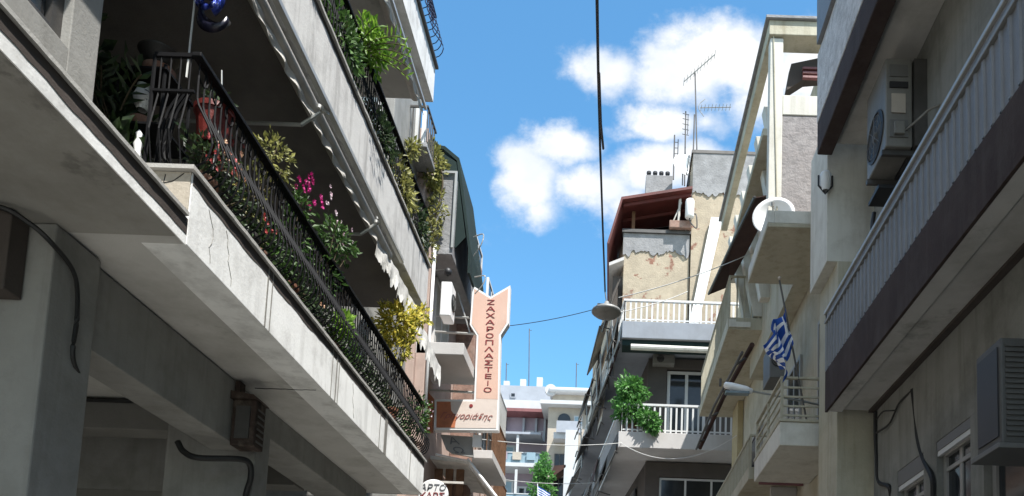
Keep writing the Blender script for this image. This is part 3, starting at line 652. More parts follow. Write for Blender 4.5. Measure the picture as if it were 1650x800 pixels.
for (y0, y1, z, xf) in [(16.6, 18.9, 6.4, -2.62), (16.6, 18.9, 8.6, -3.0), (19.6, 22, 6.0, -3.0), (19.6, 22, 8.3, -3.1), (16.6, 18.6, 3.9, -2.62)]:
    balL(Bq, -3.41, xf, y0, y1, z, z+.18, 'white_slab', .85, 'wood' if z < 7 else 'steel')
ga = MB().prism([(-3.4, 13.5, 11.22), (-3.26, 13.5, 11.2), (-2.99, 13.5, 10.98), (-2.70, 13.5, 9.29), (-2.69, 13.5, 8.83), (-2.73, 13.5, 8.83), (-2.74, 13.5, 9.28), (-3.03, 13.5, 10.93), (-3.28, 13.5, 11.14), (-3.4, 13.5, 11.16)], (0, 1.5, 0)).build('awning', M['green_canvas'], Bq)
MB().prism([(-3.39, 13.51, 11.13), (-3.04, 13.51, 10.91), (-2.80, 13.51, 9.5), (-2.96, 13.51, 9.3), (-3.39, 13.51, 9.3)], (0, .01, 0)).build('awning_side', M['green_canvas'], ga)
for a, b in [((-2.60, 13.5, 8.76), (-2.44, 13.45, 8.6)), ((-2.66, 13.5, 9.5), (-2.5, 13.4, 9.3))]:
    MB().tube(curve([a, (b[0]+.03, b[1], a[2]), b, (a[0]+.02, a[1], b[2]-.15)], 5), .010, 6).build('awning_hook', M['steel'], ga)
# ground floor shop part of that building
MB().prism([(-3.4, 14.4, 5.78), (-2.72, 14.4, 5.72), (-2.05, 14.4, 4.92), (-2.05, 14.4, 4.86), (-2.74, 14.4, 5.66), (-3.4, 14.4, 5.72)], (0, 2.3, 0)).build('canopy', M['canvas_w'], Bq)
MB().tube([(-2.72, 14.38, 5.73), (-2.05, 14.38, 4.92)], .03, 8).build('canopy_rail', M['white'], Bq)
MB().tube([(-3.3, 14.38, 5.80), (-2.72, 14.38, 5.70)], .02, 8).build('canopy_rail', M['white'], Bq)
for x in (-3.35, -3.15, -2.95): MB().box(x, x+.14, 14.6, 14.66, 3.0, 5.6).build('shutter_board', M['wood'], Bq)
for z in (5.25, 4.95): MB().box(-3.4, -2.75, 14.3, 14.33, z, z+.04).build('canopy_slat', M['canvas'], Bq)

# vine on the next building
v = thing('climbing_vine', 'yellowish vine tumbling over the balcony below the dark green awning', 'vine', (-3.1, 13.1, 9.1))
g = MB(); cloud_leaves(g, (-3.36, 13.0, 10.45), (.24, .3, .48), 700, .10); cloud_leaves(g, (-3.24, 13.1, 9.7), (.16, .14, .6), 300, .08); cloud_leaves(g, (-3.30, 13.0, 9.1), (.12, .12, .5), 160, .09)
cloud_leaves(g, (-3.50, 12.1, 10.12), (.24, .08, .20), 260, .08); g.build('foliage', M['leaf_dry'], v)
MB().tube(curve([(-3.3, 13.2, 9.05), (-3.25, 13.1, 9.6), (-3.15, 13.05, 10.2), (-3.3, 13.0, 10.8)]), .015, 6).build('stem', M['stem'], v)

# AC and lamps on that building
def ac_unit(name, label, x0, x1, y0, y1, z0, z1, fan='-x', m_='plastic', cat='air conditioner', group=None, fanc=None, fanr=None):
    t = thing(name, label, cat, ((x0+x1)/2, (y0+y1)/2, z0), group)
    B(x0, x1, y0, y1, z0, z1).build('casing', M[m_], t, bevel=.015)
    if fan in ('-x', '+x'):
        s = -1 if fan == '-x' else 1; xf = x0 if s < 0 else x1
        yc, zc = fanc or ((y0+y1)/2, (z0+z1)/2); r = fanr or min(y1-y0, z1-z0)*.42
        MB().lathe([(r, .0), (r, .012*s), (r*.9, .02*s), (r*.9, .004*s), (.001, .004*s)], (xf+.0015*s, yc, zc), 24, 'x', cap=False).build('fan_opening', M['blackpl'], t)
        g = MB()
        for k in range(1, 5):
            q = [(xf+.022*s, yc+r*.2*k*math.cos(a), zc+r*.2*k*math.sin(a)) for a in [i*math.pi/10 for i in range(21)]]; g.tube(q, .004, 4, cap=False)
        for k in range(4):
            a = k*math.pi/4; g.tube([(xf+.024*s, yc-r*.9*math.cos(a), zc-r*.9*math.sin(a)), (xf+.024*s, yc+r*.9*math.cos(a), zc+r*.9*math.sin(a))], .004, 4)
        g.lathe([(.001, .02*s), (r*.18, .024*s), (r*.18, .0)], (xf, yc, zc), 14, 'x', cap=False)
        g.build('fan_grille', M['plastic_g'], t)
    else:
        r = fanr or min(x1-x0, z1-z0)*.42; xc, zc = fanc or ((x0+x1)/2, (z0+z1)/2)
        MB().lathe([(r, 0), (r, -.012), (r*.9, -.018), (r*.9, -.004), (.001, -.004)], (xc, y0-.0015, zc), 20, 'y', cap=False).build('fan_opening', M['blackpl'], t)
        g = MB()
        for k in range(1, 4):
            q = [(xc+r*.26*k*math.cos(a), y0-.02, zc+r*.26*k*math.sin(a)) for a in [i*math.pi/8 for i in range(17)]]; g.tube(q, .004, 4, cap=False)
        g.build('fan_grille', M['plastic_g'], t)
    return t
ac_unit('air_conditioner', 'white air conditioner lit by the sun on the pinkish wall above the white slab', -3.06, -2.88, 13.0, 13.35, 7.80, 8.40, '+x', 'white')
t = thing('wall_lamp', 'small dark wall lamp just above the sunlit air conditioner', 'lamp', (-3.0, 13.0, 8.5))
MB().lathe([(.02, 0), (.06, .02), (.07, .09), (.03, .13), (.001, .14)], (-2.96, 13.0, 8.5), 12, cap=False).build('lamp_head', M['blackpl'], t, smooth=True); MB().tube([(-3.3, 13.05, 8.6), (-2.97, 13.0, 8.6)], .012, 6).build('arm', M['darksteel'], t)

# ------------------------------------------------------------------ shop sign
S = thing('shop_sign', 'tall salmon arrow shaped shop sign with maroon Greek letters', 'sign', (-2.4, 14.1, 6.15))
zt = 8.86; out_ = [(-2.72, zt), (-2.385, zt-.20), (-2.04, zt+.03), (-2.035, 8.17), (-2.165, 7.94), (-2.125, 6.17), (-3.27, 6.14), (-3.29, 6.70), (-2.585, 6.72), (-2.60, 7.92), (-2.735, 8.12)]
MB().prism([(x, 14.0, z) for x, z in out_], (0, .16, 0)).build('casing', M['white'], S)
def inset(poly, d):
    n = len(poly); o = []
    for i in range(n):
        p0, p1, p2 = (Vector(poly[(i-1) % n]), Vector(poly[i]), Vector(poly[(i+1) % n]))
        e1 = (p1-p0).normalized(); e2 = (p2-p1).normalized(); n1 = Vector((e1.y, -e1.x)); n2 = Vector((e2.y, -e2.x))
        bb = (n1+n2); bb.normalize(); k = d/max(.35, bb.dot(n1)); o.append(p1+bb*k)
    return o
inn = inset(out_, .035)
# the upright arrow face, and the pale foot with the script name
arrow = [inn[0], inn[1], inn[2], inn[3], inn[4], Vector((inn[5].x-.001, 6.74)), Vector((inn[8].x+.0, 6.74)), inn[9], inn[10]]
MB().prism([(p.x, 13.994, p.y) for p in arrow], (0, .005, 0)).build('arrow_face', M['salmon'], S)
foot = [Vector((inn[8].x, 6.736)), Vector((inn[5].x, 6.736)), inn[5], inn[6], inn[7], inn[8]]
foot = [(-2.555, 6.736), (-2.165, 6.736), (inn[5].x, inn[5].y), (-3.235, inn[6].y), (-3.255, 6.665), (-2.555, 6.685)]
MB().prism([(x, 13.994, z) for x, z in foot], (0, .005, 0)).build('foot_face', M['signpale'], S)
MB().prism([(x, 13.99, z) for x, z in [(-3.245, 6.655), (-3.0, 6.66), (-2.98, 6.5), (-2.88, 6.38), (-2.9, 6.19), (-3.225, 6.18)]], (0, .003, 0)).build('orange_corner', M['signorange'], S)
MB().prism([(x, 14.04, z) for x, z in [(-3.31, 6.72), (-3.52, 6.95), (-4.05, 6.78), (-4.0, 6.25), (-3.7, 6.1), (-3.31, 6.12)]], (0, .1, 0)).build('orange_wing', M['signorange'], S)
word = 'ΖΑΧΑΡΟΠΛΑΣΤΕΙΟ'
z = 8.545; stp = (8.545-6.90)/13
for i, ch in enumerate(word):
    xx = -2.385+.025*i/13+.012
    text_mesh(ch, .15, 'letter', M['letter'], S, (xx, 13.990, 8.545-stp*i), sx=(1.7 if ch not in 'ΙΟ' else (1.3 if ch == 'Ι' else 1.45)), sy=.80)
text_mesh('Γρηγοριάδης', .15, 'script_name', M['letterred'], S, (-2.72, 13.985, 6.40), sx=1.0, sy=1.0, shear=.5, ext=.002)
MB().lathe([(.001, 0), (.034, 0), (.03, -.006), (.001, -.006)], (-2.63, 13.99, 6.60), 12, 'y', cap=False).build('emblem_dot', M['letter'], S)
g = MB()
for z in (8.3, 8.0, 6.9): g.tube([(-3.41, 14.08, z), (-2.6 if z < 8.2 else -2.7, 14.08, z-.02)], .022, 6)
g.tube([(-3.0, 14.08, 8.75), (-2.74, 14.08, 8.0)], .015, 6); g.build('bracket', M['steel'], S)
S2 = thing('street_sign_board', 'weathered grey board with two dark characters under the arrow sign', 'sign', (-2.85, 14.2, 5.6))
MB().prism([(-3.2, 14.2, 6.12), (-2.62, 14.2, 6.10), (-2.58, 14.2, 5.72), (-2.98, 14.2, 5.78), (-3.08, 14.2, 5.85)], (0, .05, 0)).build('board', M['plaster'], S2)
text_mesh('Α', .22, 'letter', M['lettergrey'], S2, (-2.92, 14.192, 6.0), sx=1.3, sy=.8, shear=-.3)
text_mesh('Ω', .22, 'letter', M['lettergrey'], S2, (-2.82, 14.192, 5.83), sx=1.3, sy=.7, shear=-.3)
MB().box(-2.60, -2.44, 14.15, 14.2, 5.9, 6.12).build('plate', M['white'], S2)
S3 = thing('round_sign', 'round white sign with maroon letters peeking past the balcony end', 'sign', (-2.55, 11.5, 4.1))
pc = at(697, 796, 11.5)
MB().lathe([(.001, 0), (.205, 0), (.22, .02), (.22, .07), (.001, .07)], (pc.x, pc.y, pc.z), 28, 'y', cap=False).build('disc', M['white'], S3)
text_mesh('ΑΡΤΟ', .14, 'letters', M['lettergrey'], S3, (pc.x, pc.y-.006, pc.z+.09), sy=.9, shear=.2)
text_mesh('ΚΑΡΣ', .14, 'letters', M['letter'], S3, (pc.x, pc.y-.006, pc.z-.04), sy=1.0)
MB().tube([(-3.6, pc.y+.03, pc.z), (pc.x-.2, pc.y+.03, pc.z)], .018, 6).build('bracket', M['darksteel'], S3)

# =========================================================== RIGHT NEAR BUILDING
C = thing('apartment_building', 'dim apartment building at the right edge with ribbed metal balcony and maroon trim', 'building', (4.5, 4, 0))
wl = MB(); wl.box(3.2, 9, -4, 9.77, 4.2, 5.24)
wl.box(3.2, 9, -4, 9.77, 5.24, 11.85)
MB().box(2.45, 9, -4, 9.75, 11.86, 12.02).build('roof', M['soffit'], C, bevel=.01)
wl.build('wall', M['wall_r'], C)
ww = MB(); ww.box(3.2, 3.45, 8.95, 9.77, 0, 4.199); 
for y0, y1 in ((7.86, 8.19), (6.85, 7.10), (5.0, 5.35)): ww.box(3.2, 3.45, y0, y1, 0, 4.199)
for y0, y1 in ((8.19, 8.95), (7.10, 7.86), (5.35, 6.85), (-4, 5.0)): ww.box(3.23, 3.45, y0+.001, y1-.001, 0, 2.5)
ww.box(3.199+.252, 3.5, -4, 9.77, 0, 4.19)
ww.build('wall', M['wall_r'], C)
for y0, y1, z1 in ((8.19, 8.95, 4.02), (7.10, 7.86, 4.10), (5.36, 6.84, 4.0)):
    f = MB()
    f.box(3.27, 3.33, y0+.002, y0+.07, 2.5, z1).box(3.27, 3.33, y1-.07, y1-.002, 2.5, z1).box(3.25, 3.34, y0+.07, y1-.07, z1-.07, z1)
    f.box(3.28, 3.32, (y0+y1)/2-.03, (y0+y1)/2+.03, 2.5, z1-.07).box(3.275, 3.325, y0+.07, y1-.07, z1-.22, z1-.18)
    o = f.build('window', M['frame_g'], C); B(3.295, 3.305, y0+.06, y1-.06, 2.5, z1-.07).build('pane', M['glass'], o)
    B(3.205, 3.26, y0+.003, y1-.003, z1+.002, 4.197).build('shutter_box', M['plastic_g'], o)
    B(3.212, 3.25, y0+.003, y1-.003, z1-.05, z1).build('shutter_edge', M['frame_w'], o)
# first floor balcony with ribbed sheet
b1 = MB().box(2.62, 2.795, -4, 9.75, 5.17, 5.30).box(2.81, 3.198, -4, 9.75, 5.20, 5.34).build('balcony', M['soffit'], C, bevel=.006)
B(2.795, 2.81, -4, 9.74, 5.215, 5.32).build('soffit_groove', M['brownwall'], b1)
B(3.12, 3.197, -4, 9.74, 5.17, 5.199).build('soffit_joint', M['brownwall'], b1)
B(2.585, 2.618, -4, 9.77, 5.165, 5.69).build('maroon_band', M['maroon'], b1, bevel=.004)
g = MB(); y = -4.0; vs = []; 
prof = [(0, 0), (.085, 0), (.095, .014), (.12, .014), (.13, 0)]
ys = []
while y < 9.7:
    for dy, dx in prof[:-1]: ys.append((y+dy, dx))
    y += .13
n = len(ys)
g.add([(2.60-dx, yy_, 5.70) for yy_, dx in ys]+[(2.60-dx, yy_, 6.30) for yy_, dx in ys], [(i, i+1, n+i+1, n+i) for i in range(n-1)])
o = g.build('ribbed_panel', M['ribbed'], b1); so = o.modifiers.new('sheet', 'SOLIDIFY'); so.thickness = .004
B(2.585, 2.625, 9.71, 9.76, 5.69, 6.43).build('end_post', M['rail_grey'], b1)
B(2.62, 3.19, 9.72, 9.745, 5.35, 6.40).build('end_panel', M['ribbed'], b1)
B(2.565, 2.63, -4, 9.76, 6.31, 6.345).build('lower_rail', M['rail_grey'], b1, bevel=.005)
B(2.585, 2.615, -4, 9.76, 6.346, 6.43).build('top_band', M['ribbed'], b1)
B(2.56, 2.635, -4, 9.77, 6.432, 6.475).build('handrail', M['steel'], b1, bevel=.008)
# upper balcony
b2 = B(2.66, 3.198, -4, 9.75, 8.75, 8.95).build('balcony', M['soffit'], C, bevel=.006)
MB().box(2.46, 2.655, -4, 9.77, 8.60, 9.03).build('maroon_band', M['maroon'], b2, bevel=.015)
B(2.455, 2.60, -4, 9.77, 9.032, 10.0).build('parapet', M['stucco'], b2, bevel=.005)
B(2.40, 2.56, -4, 9.6, 10.002, 10.9).build('balustrade', M['ribbed'], b2, bevel=.005)
# ACs
ac = ac_unit('air_conditioner', 'tall grey air conditioner hanging under the maroon edged upper balcony', 2.76, 3.05, 8.05, 8.68, 7.50, 8.52, '-x', 'plastic', fanc=(8.37, 7.83), fanr=.27)
for z0, z1 in ((8.30, 8.44), (7.60, 7.80)): B(2.80, 3.0, 8.035, 8.047, z0, z1).build('cover_panel', M['plastic_g'], ac, bevel=.004)
B(2.80, 3.0, 8.035, 8.047, 8.17, 8.24).build('handle_slot', M['blackpl'], ac)
B(2.82, 2.97, 8.035, 8.047, 7.88, 8.10).build('rating_plate', M['farcream'], ac)
B(2.84, 2.95, 8.0, 8.034, 7.62, 7.76).build('valve_cover', M['plastic'], ac, bevel=.006)
br = MB().box(2.74, 3.198, 8.10, 8.14, 7.44, 7.495).box(2.74, 3.198, 8.60, 8.64, 7.44, 7.495).box(3.06, 3.198, 8.02, 8.72, 7.5, 8.5).build('wall_bracket', M['darksteel'], ac)
tag(MB().box(2.80, 3.19, 8.40, 8.75, 7.26, 7.30).build('bracket_shelf', M['blackpl']), 'flat black shelf bracket on the wall below the upper air conditioner', 'bracket')
tag(MB().tube(curve([(2.90, 8.85, 7.25), (2.88, 8.85, 7.1), (2.89, 8.85, 6.9), (2.90, 8.85, 6.75), (2.95, 8.85, 6.66), (3.19, 8.85, 6.66)], 5), .025, 8).build('drain_pipe', M['blackpl'], smooth=True), 'black pipe bending down the wall below the upper air conditioner', 'pipe')
tag(MB().tube(curve([(2.97, 8.04, 7.68), (3.05, 7.9, 7.70), (3.13, 7.8, 7.74), (3.2, 7.7, 7.72)], 6), .014, 6).build('coolant_hose', M['plastic']), 'pale hose from the upper air conditioner into the wall', 'hose')
ac2 = thing('air_conditioner', 'boxy finned air conditioner sticking out of the lower right wall over a window', 'air conditioner', (3.0, 5.9, 3.46))
B(2.80, 3.195, 5.70, 6.10, 3.50, 4.30).build('casing', M['ac_dark'], ac2, bevel=.012)
B(2.79, 2.799, 5.74, 6.06, 3.56, 4.24).build('intake_panel', M['blackpl'], ac2)
g = MB()
for k in range(18): g.box(2.83, 3.17, 5.685, 5.699, 3.55+k*.04, 3.57+k*.04)
g.build('fin', M['ac_dark'], ac2)
MB().box(2.76, 3.197, 5.67, 6.13, 3.455, 3.495).build('tray', M['plastic_g'], ac2, bevel=.006)
# wall cables right
def cab(name, pts, r, label, m_='cable', cat='cable'):
    return tag(MB().tube(curve(pts, 6), r, 6).build(name, M[m_]), label, cat)
cab('wall_cable', [at(1411, 664, 9.66), at(1411, 700, 9.66), at(1413, 740, 9.64), at(1416, 776, 9.6), at(1432, 784, 9.2), at(1436, 800, 9.2), at(1438, 830, 9.2)], .028, 'thick black cable dropping at the far corner of the lower right wall')
cab('wall_cable', [at(1471, 628, 8.5), at(1476, 670, 8.45), at(1480, 710, 8.35), at(1489, 742, 8.2), at(1502, 770, 7.9), at(1504, 800, 7.9), at(1504, 840, 7.9)], .03, 'thick black cable running down between the lower right windows')
cab('wall_cable', [at(1412, 698, 9.5), at(1432, 684, 9.15), at(1442, 664, 8.95), at(1450, 648, 8.8), at(1471, 628, 8.5)], .012, 'thin looping cable joining the two thick black cables')
cab('wall_cable', [at(1413, 676, 9.5), at(1422, 664, 9.3), at(1436, 662, 9.0), at(1443, 662, 8.95)], .009, 'short thin cable arched above the looping one at the wall corner')

# =========================================================== YELLOW BUILDING
D = thing('apartment_building', 'cream yellow apartment building with stacked sunlit balconies on the right', 'building', (5, 15, 0))
MB().box(3.2, 9, 12.6, 21.3, 0, 12.19).box(3.2, 9, 10.9, 12.599, 0, 9.3).build('wall', M['cream'], D)
MB().box(2.80, 9, 10.0, 10.899, 0, 7.3).build('wall', M['cream'], D, bevel=.01)
MB().box(2.66, 9, 10.02, 10.898, 7.302, 9.3).build('wall', M['cream_w'], D, bevel=.01)
# plastered box under the roof frame
MB().box(2.38, 3.199, 12.0, 12.5, 8.7, 10.86).box(3.2, 9, 12.0, 12.5, 9.302, 10.86).build('render_panel', M['roughgrey'], D, bevel=.01)
MB().box(2.25, 2.46, 11.98, 12.15, 8.6, 12.18).build('post', M['cream_w'], D, bevel=.01)
MB().box(2.463, 3.5, 11.985, 12.12, 10.862, 11.2).build('parapet', M['cream_w'], D, bevel=.01)
MB().box(2.22, 3.6, 11.93, 12.3, 12.20, 12.45).box(2.22, 2.36, 12.3, 17.5, 12.20, 12.45).build('roof_beam', M['cream'], D, bevel=.01)
MB().box(2.16, 3.7, 11.88, 12.3, 12.452, 12.50).box(2.16, 2.40, 12.3, 17.55, 12.452, 12.50).build('roof_edge', M['cement'], D, bevel=.005)
for y in (12.75, 13.5, 14.3, 15.1, 15.9, 16.7):
    MB().prism([(2.30, y, 11.6), (3.19, y, 11.6), (3.19, y, 9.4), (2.72, y, 9.4)], (0, .22, 0)).build('fin_wall', M['cream_w'], D, bevel=.008)
MB().box(2.26, 3.19, 12.6, 17.3, 10.95, 11.08).build('beam', M['cream'], D, bevel=.008)
MB().box(2.9, 3.19, 12.51, 17.3, 8.6, 10.9).build('wall', M['cream'], D)
# dark chimney-like vent stack in the roof opening
vt = thing('roof_vent', 'dark hooded vent with red slats in the sunlit roof opening', 'vent', (2.75, 12.3, 11.2))
MB().prism([at(1267, 146, 12.25), at(1275, 103, 12.25), at(1318, 94, 12.25), at(1322, 124, 12.25), at(1298, 126, 12.25)], (0, .2, 0)).build('hood', M['brownwall'], vt)
g = MB()
for py in (112, 119, 126):
    a = at(1293, py, 12.2); b = at(1325, py, 12.2); g.box(a.x, b.x, 12.16, 12.22, a.z-.02, a.z+.015)
g.build('slat', M['redpaint'], vt)
# small upper balcony and the long brown awning
bal(D, 2.30, 2.89, 14.0, 17.6, 11.0, 11.18, 'cream_w', 0.0, 'cream', 'none' )
an = MB().add([at(1216, 318, 12.9), at(1250, 312, 12.95), at(1210, 392, 15.0), at(1172, 462, 17.2), at(1142, 474, 17.2), at(1178, 396, 15.0)], [(0, 1, 2, 5), (5, 2, 3, 4)]).build('awning', M['brown_canvas'], D)
so = an.modifiers.new('cloth', 'SOLIDIFY'); so.thickness = .02
MB().tube([at(1216, 318, 12.9), at(1178, 396, 15.0), at(1142, 474, 17.2)], .03, 6).build('front_bar', M['darksteel'], an)
# balcony with solid parapet (dish behind it)
bd = MB().box(2.12, 3.19, 11.3, 12.98, 8.54, 8.60).build('balcony', M['cream'], D, bevel=.01)
MB().box(2.12, 2.22, 11.3, 12.98, 8.602, 8.80).box(2.221, 3.0, 11.3, 11.4, 8.602, 8.80).build('parapet', M['cream_w'], bd, bevel=.008)
# long balcony with railing farther on
be = MB().box(2.20, 3.19, 15.9, 21.2, 9.10, 9.36).build('balcony', M['cream'], D, bevel=.01)
def rails(parent, x, xw, y0, y1, z, h, m_, bars=True, step=.13, nh=0, th=.028):
    g = MB()
    if bars:
        y = y0
        while y < y1: g.box(x, x+th, y, y+th, z, z+h); y += step
        xx = x+step
        while xx < xw: g.box(xx, xx+th, y0, y0+th, z, z+h); xx += step
    for k in range(nh):
        zz = z+h*(k+.4)/(nh+.4); g.box(x+.002, x+th-.002, y0+th, y1, zz, zz+.025); g.box(x+th, xw, y0+.002, y0+th-.002, zz, zz+.025)
    if nh:
        for yq in (y0, (y0+y1)/2, y1-th): g.box(x-.006, x+th+.006, yq, yq+th, z, z+h)
    g.box(x-.01, x+th+.012, y0-.01, y1, z+h, z+h+.03); g.box(x+th+.013, xw, y0-.01, y0+th+.012, z+h, z+h+.03)
    return g.build('railing', M[m_], parent)
rails(be, 2.22, 3.19, 15.92, 21.1, 9.362, .88, 'cream', step=.15)
MB().box(2.22, 2.36, 15.86, 15.89, 9.14, 9.30).box(2.361, 2.66, 15.86, 15.89, 9.14, 9.25).build('sunlit_edge', M['cream_w'], be)  # bright strip painting in the sunlit piece of the slab front
MB().box(3.05, 3.19, 19.9, 20.8, 6.2, 9.09).build('pilaster', M['cream_dk'], D)
# lower right balcony with horizontal rails
bf = MB().box(2.28, 3.19, 11.0, 13.0, 5.12, 5.46).build('balcony', M['cream_w'], D, bevel=.012)
MB().box(2.27, 3.19, 10.98, 13.02, 5.462, 5.50).build('coping', M['cream'], bf, bevel=.005)
rails(bf, 2.30, 3.19, 11.03, 12.98, 5.502, .60, 'cream', bars=False, nh=4)
# next one down the street
bg_ = MB().box(2.27, 3.19, 13.5, 18.5, 5.30, 5.52).build('balcony', M['cream'], D, bevel=.012)
rails(bg_, 2.30, 3.19, 13.53, 18.4, 5.522, .55, 'cream', step=.14)
MB().box(2.44, 3.19, 13.40, 13.46, 5.20, 5.28).build('red_strip', M['redpaint'], bg_)
MB().box(2.74, 3.19, 13.9, 14.0, 3.5, 5.29).build('wall', M['white_slab'], D)
for y0, y1, z0, z1 in ((13.6, 14.6, 5.6, 7.6), (11.4, 12.4, 5.55, 7.6), (16.6, 18.2, 9.4, 11.2), (12.2, 12.9, 8.8, 10.4), (17.2, 18.6, 5.6, 7.6)):
    simple_window(D, 3.185, y0, y1, z0, z1, 'frame_g')
MB().tube([(3.14, 10.96, 0), (3.14, 10.96, 8.5)], .03, 8).build('downpipe', M['leaf_dk'], D)
MB().tube([at(1246, 40, 11.97), (at(1252, 340, 11.97))], .012, 6).build('downpipe', M['cream'], D)
ac_unit('air_conditioner', 'grey air conditioner on the cream wall behind the flag', 2.55, 2.82, 13.2, 13.8, 7.0, 7.6, '-y', 'plastic_g', fanr=.11)
fl = thing('flood_lamp', 'small white cup shaped lamp in a black bracket on the cream corner wall', 'lamp', (2.68, 10.0, 8.45))
pc = at(1330, 294, 9.95)
MB().lathe([(.045, -.12), (.07, -.05), (.075, .10), (.06, .13), (.001, .13)], pc, 14, cap=False).build('lamp_body', M['white'], fl, smooth=True)
MB().tube([pc+Vector((-.09, 0, .09)), pc+Vector((-.09, 0, -.05)), pc+Vector((0, 0, -.16)), pc+Vector((.09, 0, -.05)), pc+Vector((.09, 0, .09))], .014, 6).build('bracket', M['blackpl'], fl)

# satellite dish (big white, behind the parapet)
def dish(name, label, c, r, d, cat='satellite dish', m_='white', depth=.18):
    t = thing(name, label, cat, (c[0], c[1], c[2]-r*1.2)); d = Vector(d).normalized(); q = d.to_track_quat('Z', 'Y')
    prof = [(r*k/6, depth*r*2*(k/6)**2) for k in range(7)]; prof = prof+[(r*k/6, depth*r*2*(k/6)**2-.012) for k in range(6, -1, -1)]
    g = MB().lathe([(max(a, .001), b) for a, b in prof], (0, 0, 0), 32, cap=False)
    g.v = [tuple(q @ Vector(v_)+Vector(c)) for v_ in g.v]; g.build('reflector', M[m_], t, smooth=True)
    f = Vector(c)+d*r*1.1
    MB().tube([Vector(c)+q @ Vector((0, -r*.95, depth*r*1.8)), f], .012*r/.3, 6).lathe([(.02, -.03), (.03, .03), (.001, .04)], f, 10).build('feed_arm', M['rail_grey'], t)
    MB().tube([Vector(c)-d*.02, Vector(c)-d*.1, Vector((c[0]-d.x*.1, c[1]-d.y*.1, c[2]-r*1.2))], .022, 6).build('mast', M['rail_grey'], t)
    return t
pc = at(1247, 356, 12.0)
dish('satellite_dish', 'large white satellite dish beside the sunlit balcony parapet', pc, .33, (-.25, -1.0, .12))

# flag
fp = thing('flag', 'blue and white Greek flag drooping from a leaning pole on the cream balcony', 'flag', at(1302, 690, 11.1))
p0 = at(1302, 690, 11.1); p1 = at(1256, 452, 10.9)
MB().tube([p0, p1], .014, 8).build('pole', M['darksteel'], fp)
MB().lathe([(.001, 0), (.025, .02), (.025, .04), (.001, .06)], p1, 10, cap=False).build('finial', M['farcream'], fp)
NU, NV = 30, 27; vs = []
for j in range(NV+1):
    h0 = p1.lerp(p0, .20+.26*j/NV)
    for i in range(NU+1):
        u_ = i/NU; t_ = j/NV
        x = h0.x-.03-.11*math.sin(u_*1.9)+.06*math.sin(u_*11+t_*5)*u_-.10*(1-t_)*u_
        yv = h0.y-.03+.10*math.sin(u_*14+t_*5)*(.3+u_)+.05*math.sin(u_*23)
        zz = h0.z-.50*u_**1.05-.04*math.sin(u_*9+t_*5)
        x = h0.x+(x-h0.x)*min(1, u_*3+.02)
        vs.append((x, yv, zz))
g = MB(); W_ = NU+1; fs = [(j*W_+i, j*W_+i+1, (j+1)*W_+i+1, (j+1)*W_+i) for j in range(NV) for i in range(NU)]
g.add(vs, fs); k = 0
for j in range(NV):
    for i in range(NU):
        st = j//3; blue_ = (st % 2 == 0)
        if i < 11 and st < 5: blue_ = not ((4 <= i <= 6) or st == 2)
        g.mi[k] = 0 if blue_ else 1; k += 1
o = g.build('cloth', [M['blue'], M['flagw']], fp, smooth=True); so = o.modifiers.new('cloth', 'SOLIDIFY'); so.thickness = .003

# street lamp on an arm and the dark bars along the balconies
la = thing('street_lamp', 'white cobra head street lamp reaching out from the cream building', 'street lamp', (2.2, 12, 6.2))
pa = at(1166, 620, 12); pb = at(1212, 631, 12); pcx = at(1240, 636, 12.05)
ax_ = (pb-pa); ln = ax_.length; ax_.normalize(); q = ax_.to_track_quat('X', 'Z')
g = MB().lathe([(.02, 0), (.06, .02), (.075, .12), (.075, ln*.75), (.05, ln), (.001, ln+.01)], (0, 0, 0), 16, 'x', cap=False)
g.v = [tuple(q @ Vector((v_[0], v_[1], v_[2]*.75))+pa) for v_ in g.v]; g.build('lamp_head', M['lamp_enamel'], la, smooth=True)
MB().box(pa.x+.03, pb.x-.05, 11.94, 12.06, min(pa.z, pb.z)-.055, min(pa.z, pb.z)-.02).build('lens', M['glass_blue'], la)
MB().tube([pb, pcx, (3.2, 12.3, pcx.z-.05)], .018, 8).build('arm', M['steel'], la)
MB().tube([pa+Vector((-.05, 0, -.03)), pa+Vector((-.05, 0, .09))], .02, 6).build('photocell', M['darksteel'], la)
t = thing('folded_awning', 'pair of long dark folded awning bars slanting under the cream balcony', 'awning', (2, 14, 6.8))
MB().tube([at(1212, 556, 13.0), at(1166, 640, 15.2), at(1128, 722, 17.0)], .045, 8).build('bar', M['brown_canvas'], t)
MB().tube([at(1196, 568, 12.9), at(1150, 656, 15.1), at(1122, 724, 16.9)], .025, 8).build('bar', M['darksteel'], t)
g = MB()
for f_ in (.1, .35, .6, .9):
    a = Vector(at(1212, 556, 13.0)).lerp(Vector(at(1128, 722, 17.0)), f_); b = Vector(at(1196, 568, 12.9)).lerp(Vector(at(1122, 724, 16.9)), f_); g.tube([a, b], .02, 6)
g.build('joint', M['darksteel'], t)

# =========================================================== CORNER BUILDING
Eb = thing('apartment_building', 'old corner building facing us with white railed balconies and a red roof shelter', 'building', (3, 25, 0))
dv = Vector((-.125, .992, 0))           # the street bends to the left here
def along(p, s, off=0.0): return Vector((p[0], p[1], 0))+dv*s+Vector((.992, .125, 0))*off
def footprint(mb, x0, y0, x1, z0, z1, L_=26):
    a = Vector((x0, y0, z0)); b = Vector((x1, y0, z0)); c_ = b+Vector((0, L_, 0)); d_ = a+dv*L_
    return mb.prism([a, b, c_, d_], (0, 0, z1-z0))
